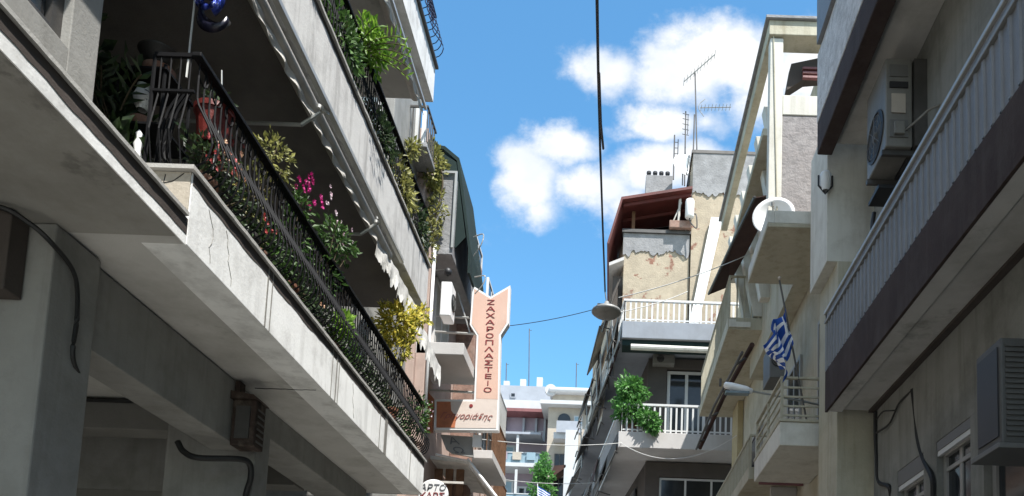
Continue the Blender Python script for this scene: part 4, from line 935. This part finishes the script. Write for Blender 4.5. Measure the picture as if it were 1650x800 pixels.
# front wall with door openings is built from boxes; body behind
MB().box(.86, 3.9, 23.2, 23.5, 11.25+.0, 11.55).box(.86, 1.42, 23.2, 23.5, 9.0, 11.25).box(2.6, 3.9, 23.2, 23.5, 9.0, 11.25).build('wall', M['taupe'], Eb)
MB().box(.86, 1.28, 23.2, 23.5, 0, 8.38).box(1.28, 3.9, 23.2, 23.5, 7.95, 8.38).box(1.28, 3.9, 23.2, 23.5, 0, 5.3).build('wall', M['taupe'], Eb)
g = MB(); footprint(g, .86, 23.55, 6.5, 0, 12.1, 22); g.build('wall', M['taupe'], Eb)
face_window(Eb, 1.44, 2.6, 23.3, 9.0, 11.2, 'frame_w', 'glass', 2, .09)
face_window(Eb, 1.29, 3.6, 23.3, 5.32, 7.93, 'frame_w', 'glass', 3, .06)
g = MB(); footprint(g, .04, 22.0, 4.2, 8.42, 8.88, 20); sl2 = g.build('balcony', M['white_slab'], Eb, bevel=.012)
g = MB(); footprint(g, .04, 22.0, 4.2, 11.62, 12.12, 20); sl1 = g.build('balcony', M['shaded_slab'], Eb, bevel=.012)
g = MB(); footprint(g, .15, 22.0, 4.2, 5.4, 5.85, 20); sl0 = g.build('balcony', M['white_slab'], Eb, bevel=.012)
def ebal(parent, z, h, x0=.08, x1=4.1, step=.155):
    g = MB(); x = x0
    while x < x1: g.box(x, x+.05, 22.06, 22.10, z, z+h); x += step
    for s in [i*.3 for i in range(60)]:
        p = along((x0, 22.06), s); g.box(p.x, p.x+.03, p.y, p.y+.03, z, z+h)
    g.box(x0-.02, x1, 22.04, 22.12, z+h, z+h+.06)
    a = along((x0-.02, 22.121), 0); b = along((x0-.02, 22.12), 18); g.prism([(a.x, a.y, z+h), (a.x+.07, a.y, z+h), (b.x+.07, b.y, z+h), (b.x, b.y, z+h)], (0, 0, .06))
    g.box(x0+.0, x1, 22.065, 22.095, z+.06, z+.10)
    return g.build('railing', M['frame_w'], parent)
ebal(sl2, 8.882, .78); ebal(sl1, 12.122, .62)
MB().tube([(.3, 22.0, 11.35), (2.75, 22.0, 11.33)], .085, 10).build('awning_roll', M['cream_w'], Eb)
MB().box(.05, 2.8, 22.1, 22.6, 11.44, 11.60).build('awning_box', M['green_canvas'], Eb)
ac_unit('air_conditioner', 'window air conditioner above the balcony door of the corner building', .98, 1.62, 22.9, 23.19, 11.28, 11.56, '-y', 'plastic', fanr=.11, fanc=(1.2, 11.42))
# top storey wall, parapets, tall stair tower
g = MB(); footprint(g, .02, 23.2, 2.0, 12.122, 15.45, 9); g.build('wall', M['oldwall'], Eb)
def ragged(x0, x1, y, zt, zb, amp, seed, th=.02):
    rnd = random.Random(seed); n = 46; pts = [(x1, y, zt), (x0, y, zt)]
    for i in range(n+1): pts.append((x0+(x1-x0)*i/n, y, zb+amp*(.5*math.sin(i*.31+seed)+.3*math.sin(i*1.1)+rnd.uniform(-.45, .45))))
    return MB().prism(pts, (0, th, 0))
ragged(-.02, 1.995, 23.17, 15.46, 14.85, .14, 4).build('cement_band', M['cement'], Eb)
MB().box(-.06, 2.02, 23.10, 23.4, 15.462, 15.56).build('parapet_coping', M['darksteel'], Eb)
MB().box(2.03, 5.5, 23.1, 27, 12.122, 16.9).build('stair_tower', M['oldwall'], Eb)
MB().box(2.03, 5.5, 23.1, 27, 16.902, 18.05).build('stair_tower', M['oldwall'], Eb)
ragged(2.03, 4.2, 23.06, 18.05, 16.75, .10, 7, .035).build('cement_band', M['cement'], Eb)
MB().box(1.98, 5.5, 23.04, 27, 18.052, 18.15).build('parapet_coping', M['darksteel'], Eb)
MB().prism([(-.42, 22.9, 14.25), (.02, 22.9, 14.45), (.02, 22.9, 14.55), (-.42, 22.9, 14.35)], (0, 6, 0)).build('cornice', M['white_slab'], Eb)
MB().box(-.30, .018, 23.4, 30, 12.2, 14.2).build('wall', M['taupe'], Eb)
# white sloping flank at the right of the wall
MB().prism([(1.98, 22.9, 12.3), (2.25, 22.9, 12.3), (2.95, 22.9, 15.9), (2.60, 22.9, 15.9)], (0, .12, 0)).build('stair_flank', M['white'], Eb)
# red shelter
rf = MB().prism([(-.08, 22.7, 16.24), (2.0, 22.7, 16.66), (2.0, 22.7, 16.74), (-.12, 22.7, 16.32), (-.50, 22.7, 14.85), (-.44, 22.7, 14.83)], (0, 5, 0)).build('roof', M['redroof'], Eb)
g = MB()
for k in range(14): z = 14.9+k*.13; g.box(-.2 if k < 7 else -.02, 2.02, 25.2, 25.26, z, z+.12)
g.build('back_boarding', M['redroof'], rf)
g = MB()
for k in range(6):
    y = 22.9+k*.8; g.prism([(-.05, y, 16.14), (1.99, y, 16.56), (1.99, y, 16.65), (-.05, y, 16.23)], (0, .08, 0))
g.build('rafter', M['redroof'], rf)
B(.22, .32, 23.3, 23.4, 15.56, 16.25).build('post', M['wood'], rf); B(1.9, 1.98, 23.3, 23.4, 15.56, 16.6).build('post', M['wood'], rf)
MB().tube([(1.66, 23.0, 16.55), (1.62, 23.0, 15.75)], .04, 6).tube([(1.70, 23.0, 16.4), (1.4, 23.0, 15.6)], .02, 6).build('brace', M['canvas'], rf)
MB().box(1.35, 2.02, 22.95, 23.09, 15.562, 15.80).build('brick_sill', M['brick'], Eb, bevel=.02)
# far-left flank: balconies and crumpled awnings along the bend of the street
def flank(s0, s1, z, out_w, mt_, zdrop, name='side_awning'):
    a = along((.04, 22.0), s0); b = along((.04, 22.0), s1)
    nrm = Vector((-.992, -.125, 0))
    top_a = a+Vector((0, 0, z)); top_b = b+Vector((0, 0, z)); lo_a = a+nrm*out_w+Vector((0, 0, z-zdrop)); lo_b = b+nrm*out_w+Vector((0, 0, z-zdrop*random.uniform(.8, 1.1)))
    o = MB().add([top_a, top_b, lo_b, lo_a], [(0, 1, 2, 3)]).build(name, M[mt_], Eb); so = o.modifiers.new('s', 'SOLIDIFY'); so.thickness = .02
    MB().tube([lo_a, lo_b], .03, 6).tube([top_a-Vector((0, 0, zdrop*1.1)), lo_a], .02, 6).build('awning_bar', M['darksteel'], o)
random.seed(21)
for (s0, s1, z, ow, mt_, zd) in [(.6, 3.0, 11.6, .30, 'brown_canvas', .9), (3.4, 6.2, 11.6, .34, 'canvas', .8), (7, 10.5, 11.6, .4, 'darksteel', .7), (1.5, 4.0, 8.4, .34, 'canvas', .9), (4.6, 8.0, 8.4, .42, 'taupe', .8),
                                 (8.5, 12, 8.4, .5, 'brown_canvas', .7), (3, 7, 13.9, .35, 'canvas', .6), (1, 2.6, 13.9, .3, 'taupe', 1.0), (8, 11, 13.6, .3, 'brown_canvas', .7), (6, 10, 5.4, .5, 'canvas_w', .6), (12, 16, 11.4, .4, 'canvas_w', .7), (13, 17, 8.2, .6, 'brick', .6)]:
    flank(s0, s1, z, ow, mt_, zd)
for s0 in (.1, 3.2, 6.4, 9.8, 13): flank(s0, s0+3.0, 8.93, .06, 'taupe', .60, 'rail_cover'); flank(s0, s0+2.8, 12.16, .06, 'shutter', .62, 'rail_cover')
for k in range(26):
    s0 = random.uniform(.3, 15); L_ = random.uniform(.7, 2.2); z = random.choice((8.95, 9.7, 12.1, 12.8, 6.0, 13.9, 11.4))
    flank(s0, s0+L_, z, random.uniform(.03, .22), random.choice(('taupe', 'canvas', 'darksteel', 'brown_canvas', 'shutter', 'plaster_dk')), random.uniform(.35, .95), 'rail_cover')
for i, s in enumerate((1.2, 2.4, 4.2, 5.5, 7.2, 9.0, 11.5)):
    p = along((.04, 22.0), s, -.05); MB().tube([(p.x, p.y, 11.0), (p.x-.12, p.y, 12.9)], .025, 6).build('awning_pole', M['rail_grey'], Eb)
for k, (s, z) in enumerate([(2, 9.0), (5, 9.0), (9, 9.0), (1.5, 5.9), (5, 5.9)]):
    p = along((.6, 22.8), s); g = MB().prism([along((.84, 23.4), s)+Vector((0, 0, z)), along((.80, 23.4), s)+Vector((0, 0, z)), along((.80, 23.4), s+1.4)+Vector((0, 0, z)), along((.84, 23.4), s+1.4)+Vector((0, 0, z))], (0, 0, 2.1)); o = g.build('balcony_door', M['glass'], Eb)

# chimney on the corner building
ch = thing('chimney', 'square grey chimney with four dark pots beside the antennas', 'chimney', (1.0, 25, 16.9))
ca = at(1041, 282, 24.5); cb = at(1084, 280, 24.5)
MB().box(ca.x, cb.x, 24.5, 25.2, 16.0, ca.z).build('stack', M['cement'], ch, bevel=.01)
for k in range(4):
    x = ca.x+.10+(cb.x-ca.x-.25)*k/3
    MB().lathe([(.05, 0), (.05, .22), (.075, .23), (.075, .30), (.001, .31)], (x, 24.8, ca.z+.002), 10, cap=False).build('chimney_pot', M['blackpl'], ch)
wh = thing('water_tank', 'small white cylindrical tank under the edge of the red shelter', 'water tank', (2.0, 22.8, 16.0))
pc = at(1111, 352, 22.8)
MB().lathe([(.001, 0), (.12, .01), (.135, .05), (.135, .53), (.12, .57), (.001, .58)], pc, 18, cap=False).build('cylinder', M['white'], wh, smooth=True)
MB().tube(curve([pc+Vector((0, 0, 0)), pc+Vector((.05, 0, -.15)), pc+Vector((.22, 0, -.3)), pc+Vector((.2, 0, .1)), pc+Vector((.1, .1, .2))]), .02, 6).build('pipe', M['darksteel'], wh)
pc = at(1102, 272, 24.2)
dish('satellite_dish', 'white mesh dish half hidden behind the red shelter roof', pc, .42, (.3, -1, .25))
# antennas
an1 = thing('roof_antenna', 'tall mast with a slanting boom and a lower sideways yagi', 'antenna', at(1122, 252, 24))
b = at(1123, 250, 24); tp = at(1120, 118, 24)
MB().tube([b, tp], .022, 6).build('mast', M['darksteel'], an1)
MB().tube([at(1102, 132, 24), at(1152, 88, 24)], .018, 6).build('boom', M['rail_grey'], an1)
g = MB()
for f_ in [i/9 for i in range(10)]:
    c_ = at(1102, 132, 24).lerp(at(1152, 88, 24), f_); g.tube([c_+Vector((0, -.18, 0)), c_+Vector((0, .18, 0))], .008, 4)
g.tube([at(1128, 174, 24), at(1178, 173, 24)], .014, 6)
g.tube(curve([at(1136, 160, 24), at(1127, 168, 24), at(1126, 176, 24), at(1134, 188, 24)]), .012, 5)
for f_ in [i/8 for i in range(9)]:
    c_ = at(1130, 174, 24).lerp(at(1176, 173, 24), f_); g.tube([c_+Vector((0, -.15, 0)), c_+Vector((0, .15, 0))], .008, 4)
g.build('element', M['rail_grey'], an1)
for (px, y0, y1, dep, lb, els) in [(1117, 252, 185, 24.0, 'short thin mast hugging the tall antenna mast', 0), (1103, 300, 180, 24.6, 'thin antenna with a small ring of elements between the masts', 1),
                           (1085, 290, 218, 24.6, 'short ladder shaped antenna beside the chimney', 2), (1110, 300, 262, 24.0, 'stub mast with cables at the tower corner', 0)]:
    t = thing('roof_antenna', lb, 'antenna', at(px, y0, dep)); b = at(px, y0, dep); tp = at(px+2, y1, dep)
    MB().tube([b, tp], .022, 6).build('mast', M['darksteel'], t); g = MB()
    if els == 1:
        for k in range(5): c_ = tp-Vector((0, 0, .1+k*.18)); g.tube([c_+Vector((-.10, -.1, -.05)), c_+Vector((.12, .1, .06))], .012, 4)
        g.tube([tp+Vector((.08, 0, -.1)), tp+Vector((.08, 0, -.8))], .012, 4); g.build('element', M['darksteel'], t)
    if els == 2:
        g.tube([tp+Vector((.12, 0, -.15)), tp+Vector((.12, 0, -1.1))], .016, 5)
        for k in range(5): c_ = tp-Vector((0, 0, .25+k*.2)); g.tube([c_, c_+Vector((.12, 0, 0))], .012, 4)
        g.build('element', M['darksteel'], t)

# bush on the lower balcony of the corner building
random.seed(5)
bu = thing('balcony_bush', 'lush green bush growing over the white railing of the corner building', 'bush', (.4, 22.3, 8.88))
pot(bu, (.45, 22.42, 8.88), .2, .35, M['pot_terra'])
g = MB(); cloud_leaves(g, (.34, 22.25, 10.12), (.50, .40, .54), 1500, .12, droop=.3); cloud_leaves(g, (.30, 22.2, 9.6), (.52, .40, .46), 1200, .12, droop=.3); 
cloud_leaves(g, (.86, 21.95, 9.22), (.34, .22, .30), 420, .14, droop=.4); cloud_leaves(g, (.98, 21.88, 8.98), (.2, .12, .16), 120, .13, droop=.5)
g.build('foliage', M['leaf_bush'], bu)
g = MB()
for k in range(6): g.tube([(.45, 22.42, 9.2), (.4+random.uniform(-.2, .2), 22.3, 9.7), (.35+random.uniform(-.4, .4), 22.2, 10.2)], [.03, .02, .01], 6)
g.build('stem', M['stem'], bu)

# ------------------------------------------------------------------ suspended lamp and overhead cables
hl = thing('hanging_street_lamp', 'oval hanging street lamp under the long overhead cable', 'street lamp', at(978, 510, 15))
pc = at(977, 504, 15)
g = MB().lathe([(.27, -.02), (.29, 0), (.28, .04), (.18, .10), (.06, .13), (.04, .22), (.001, .22)], pc, 24, cap=False); g.build('shade', M['rail_grey'], hl, smooth=True)
MB().lathe([(.27, -.018), (.22, -.06), (.10, -.08), (.001, -.085)], pc, 24, cap=False).build('lens', M['plastic'], hl, smooth=True)
MB().box(pc.x-.18, pc.x+.14, pc.y-.05, pc.y+.05, pc.z+.10, pc.z+.16).tube([pc+Vector((0, 0, .2)), at(975, 470, 15)], .012, 5).build('hanger', M['darksteel'], hl)
g0 = at(975, 470, 15)
tag(MB().tube([at(962, -120, 6.2), at(962, 0, 7), at(964, 120, 8.5), at(967, 240, 10.3), at(971, 360, 12.4), g0], .016, 6).build('overhead_cable', M['cable']), 'thick dark cable running overhead along the middle of the street', 'cable')
tag(MB().tube([at(965, 118, 8.45), at(968, 200, 9.6), at(972, 240, 10.28)], .017, 5).build('overhead_cable', M['cable']), 'second strand twisted round the thick overhead cable', 'cable')
tag(MB().tube(sag(at(997, 480, 15), (3.2, 15.2, at(1235, 392, 15).z+.25), .12), .009, 5).build('span_wire', M['wire_w']), 'pale wire from the hanging lamp up to the brown awning on the right', 'wire')
tag(MB().tube(sag(at(1000, 503, 15), at(1108, 470, 18), .05), .009, 5).build('span_wire', M['wire_w']), 'lower pale wire leaving the hanging lamp to the right across the balustrade', 'wire')
tag(MB().tube(sag((-3.0, 15, at(800, 532, 15).z), at(957, 499, 15), .08), .007, 5).build('span_wire', M['cable']), 'thin dark wire from the arrow sign to the hanging lamp', 'wire')
tag(MB().tube(sag(at(774, 708, 17), at(1002, 714, 22), .1), .009, 5).build('span_wire', M['wire_w']), 'pale wire crossing low in front of the far buildings', 'wire')
tag(MB().tube(sag(at(1000, 714, 21.9), at(1190, 700, 20), .55), .009, 5).build('span_wire', M['wire_w']), 'pale wire sagging below the white slab of the corner building', 'wire')
tag(MB().tube(sag(at(790, 770, 24), at(960, 778, 26), .1), .009, 5).build('span_wire', M['wire_w']), 'lowest pale wire in front of the distant tree', 'wire')

# =========================================================== FAR BUILDINGS
Fb = thing('distant_building', 'distant pale building with red roof strip and glass fronted balconies', 'building', (-6, 46, 0))
def zat(py, y=45): return at(840, py, y).z
xl, xm, xr = at(770, 700, 45).x, at(884, 700, 45).x, at(960, 700, 45).x
MB().box(xl-6, xm, 46.2, 56, 0, zat(660)).build('wall', M['farpink'], Fb)
MB().box(xl-6, xm, 47, 55, zat(660), zat(622, 47)).build('roof_room', M['fargrey'], Fb)
face_window(Fb, at(822, 640, 46.9).x, at(828, 640, 46.9).x+.1, 46.96, zat(642, 47), zat(634, 47), 'fargrey', 'glass')
MB().box(xl-6, xm-.3, 45.3, 46.9, zat(657), zat(642)).build('parapet', M['farwhite'], Fb)
MB().box(xl-6, xm, 45.0, 46.1, zat(663), zat(658)).build('roof_strip', M['redpaint'], Fb)
for px in (795, 812, 842, 862, 876):
    x = at(px, 690, 46).x; MB().box(x, x+.12, 45.9, 46.19, zat(703), zat(665)).build('pilaster', M['fargrey'], Fb)
face_window(Fb, at(846, 690, 46).x, at(860, 690, 46).x, 46.15, zat(700), zat(684), 'farwhite', 'farpink', 2)
face_window(Fb, at(862, 690, 46).x, at(876, 690, 46).x, 46.15, zat(700), zat(684), 'farwhite', 'farpink', 2)
for py0, py1 in ((703, 749), (760, 815)):
    MB().box(xl-6, xm-.4, 44.6, 46.19, zat(py1+6), zat(py1)).build('balcony', M['farwhite'], Fb)
    g = MB(); g.box(xl-6, xm-.4, 44.7, 44.74, zat(py1), zat(py1-16)); o = g.build('balustrade', M['farblue'], Fb)
    MB().box(xl-6, xm-.4, 44.66, 44.78, zat(py1-16), zat(py1-17.5)).build('handrail', M['farwhite'], o)
    face_window(Fb, at(790, 720, 46).x, at(830, 720, 46).x, 46.15, zat(py1), zat(py0+6), 'farwhite', 'farblue', 2, .12)
    face_window(Fb, at(836, 720, 46).x, at(862, 720, 46).x, 46.15, zat(py1), zat(py0+16), 'farwhite', 'glass', 2, .12)
    x = at(832, 720, 44.7).x; MB().box(x, x+.14, 44.6, 44.75, zat(py1-16), zat(py0)).build('post', M['farwhite'], Fb)
MB().box(xl-6, xm-.4, 44.5, 46.19, zat(704), zat(700.5)).build('balcony', M['fargrey'], Fb)
Gb = thing('distant_building', 'distant cream building with white curved roof and a round dark window', 'building', (-2.5, 44, 0))
MB().box(xm+.02, xr+3, 44, 54, 0, zat(655, 44)).build('wall', M['farcream'], Gb)
MB().box(xm-.4, xr+3, 43.4, 54, zat(655, 44), zat(649, 44)).build('roof_edge', M['farwhite'], Gb)
MB().box(xm+.2, xr+3, 44.2, 54, zat(649, 44), zat(632, 44)).build('attic', M['farcream'], Gb)
MB().box(xm+.0, xr+3, 43.7, 54.2, zat(632, 44), zat(624, 44)).build('roof', M['farwhite'], Gb, bevel=.1)
MB().lathe([(.001, 0), (.32, 0), (.34, .2), (.001, .3)], (xm+.1, 43.9, zat(626, 44)-.05), 16, 'y', cap=False).build('roof_finial', M['farwhite'], Gb)
MB().box(xr-.6, xr+3, 43.6, 43.98, zat(666, 44), zat(655.5, 44)).build('brown_fascia', M['maroon'], Gb)
pc = at(909, 677, 43.95); MB().lathe([(.001, 0), (.36, 0), (.36, -.06), (.001, -.06)], pc, 20, 'y', cap=False).build('round_window', M['glass'], Gb)
g = MB().box(at(902, 705, 43.9).x-.3, at(932, 705, 43.9).x, 43.2, 43.99, zat(712, 44), zat(702, 44)).build('balcony', M['farwhite'], Gb)
MB().box(at(912, 700, 43).x, at(932, 700, 43).x, 42.6, 43.19, 0, zat(694, 43)).build('white_wing', M['farwhite'], Gb)
face_window(Gb, at(924, 690, 43.9).x, at(938, 690, 43.9).x, 43.95, zat(694, 44), zat(668, 44), 'farwhite', 'farblue', 1)
for z0, z1 in ((755, 730), (800, 768)): face_window(Gb, at(893, 740, 43.9).x, at(910, 740, 43.9).x, 43.95, zat(z0, 44), zat(z1, 44), 'darksteel', 'glass', 2)
MB().prism([(at(893, 760, 42.8).x, 42.6, zat(752, 43)), (at(912, 752, 42.8).x, 42.6, zat(750, 43)), (at(912, 752, 42.8).x, 42.6, zat(754, 43)), (at(885, 774, 42.8).x, 42.6, zat(774, 43))], (0, 1.2, 0)).build('awning', M['brown_canvas'], Gb)
for i, px in enumerate((815, 852, 928)):
    b = at(px, 640, 47.5); tp = at(px+1, (585, 530, 585)[i], 47.5)
    tag(MB().tube([b, tp], .03, 5).tube([tp-Vector((.0, 0, .1)), tp+Vector((.15, 0, -.1))], .015, 4).build('roof_antenna', M['darksteel']), ('thin pole left of the tall one on the distant roof', 'tallest thin pole on the distant roof', 'thin pole on the distant cream roof')[i], 'antenna')
random.seed(31)
for k in range(5):
    x = xl+.6+k*.62; z = zat((749, 815)[k % 2])
    B(x, x+.45, 45.9, 46.15, z+.35, z+.75).build('cabinet', M['farwhite' if k % 2 else 'fargrey'], Fb)
for k in range(4):
    x = xl+.5+k*.8; MB().box(x, x+.5, 44.56, 44.6, zat(733)-.42, zat(733)+.02).build('laundry', M[('farwhite', 'farpink', 'farcream', 'farblue')[k]], Fb)
for k in range(3):
    x = xl+1+k*1.0; MB().box(x, x+.35, 47.2, 47.5, zat(622, 47)+.001, zat(622, 47)+.35+.15*k).build('roof_box', M['farwhite'], Fb)
MB().box(at(898, 700, 43.9).x, at(936, 700, 43.9).x, 43.0, 43.05, zat(712, 44)+.3, zat(712, 44)+.95).build('balustrade', M['fargrey'], Gb)
# tree far off
random.seed(9)
tr = thing('street_tree', 'green tree standing in front of the distant buildings', 'tree', (-4, 40, 0))
tb = at(875, 800, 40)
MB().tube([(tb.x, 40, 0), (tb.x+.1, 40, 5), (tb.x, 40, 10.5), (tb.x+.05, 40, 12.5)], [.22, .18, .12, .05], 10).build('trunk', M['stem'], tr)
g = MB()
for (px, py, r, n_) in [(876, 748, .34, 200), (870, 765, .45, 360), (883, 768, .36, 300), (866, 788, .5, 360), (882, 792, .5, 400), (872, 820, .85, 600), (878, 736, .18, 70)]:
    c_ = at(px, py, 40); cloud_leaves(g, c_, (r, r, r*1.05), int(n_*.7), .22, shell=.2)
g.build('crown', M['leaf_bush'], tr)
# small flag in the far street
p = at(866, 783, 38)
t = thing('flag', 'tiny blue and white flag by the distant tree', 'flag', at(868, 830, 38))
MB().tube([at(868, 830, 38), p+Vector((0, 0, .1))], .02, 6).build('pole', M['white'], t)
g = MB(); nn = 8
for j in range(9):
    for i in range(nn):
        pass
vs = [(p.x+.08*i, 38+.05*math.sin(i*1.3), p.z-.055*j-.045*i) for j in range(10) for i in range(nn+1)]
g.add(vs, [(j*(nn+1)+i, j*(nn+1)+i+1, (j+1)*(nn+1)+i+1, (j+1)*(nn+1)+i) for j in range(9) for i in range(nn)]); g.mi = [0 if j % 2 == 0 else 1 for j in range(9) for i in range(nn)]
g.build('cloth', [M['blue'], M['flagw']], t)

# ------------------------------------------------------------------ groups of repeats
phr = {'air_conditioner': 'air conditioners on the facades', 'roof_antenna': 'antennas on the roofs', 'satellite_dish': 'satellite dishes', 'wall_cable': 'black cables on the lower right wall',
       'span_wire': 'wires strung across the street', 'overhead_cable': 'strands of the overhead cable', 'climbing_plant': 'climbers along the second floor railing', 'geranium': 'flower pots along the first floor railing',
       'balcony_fern': 'flower pots along the first floor railing', 'trailing_plant': 'flower pots along the first floor railing', 'power_cable': 'black cables of the arcade'}
for o in bpy.data.objects:
    if o.parent is None and o.name.split('.')[0] in phr: o['group'] = phr[o.name.split('.')[0]]
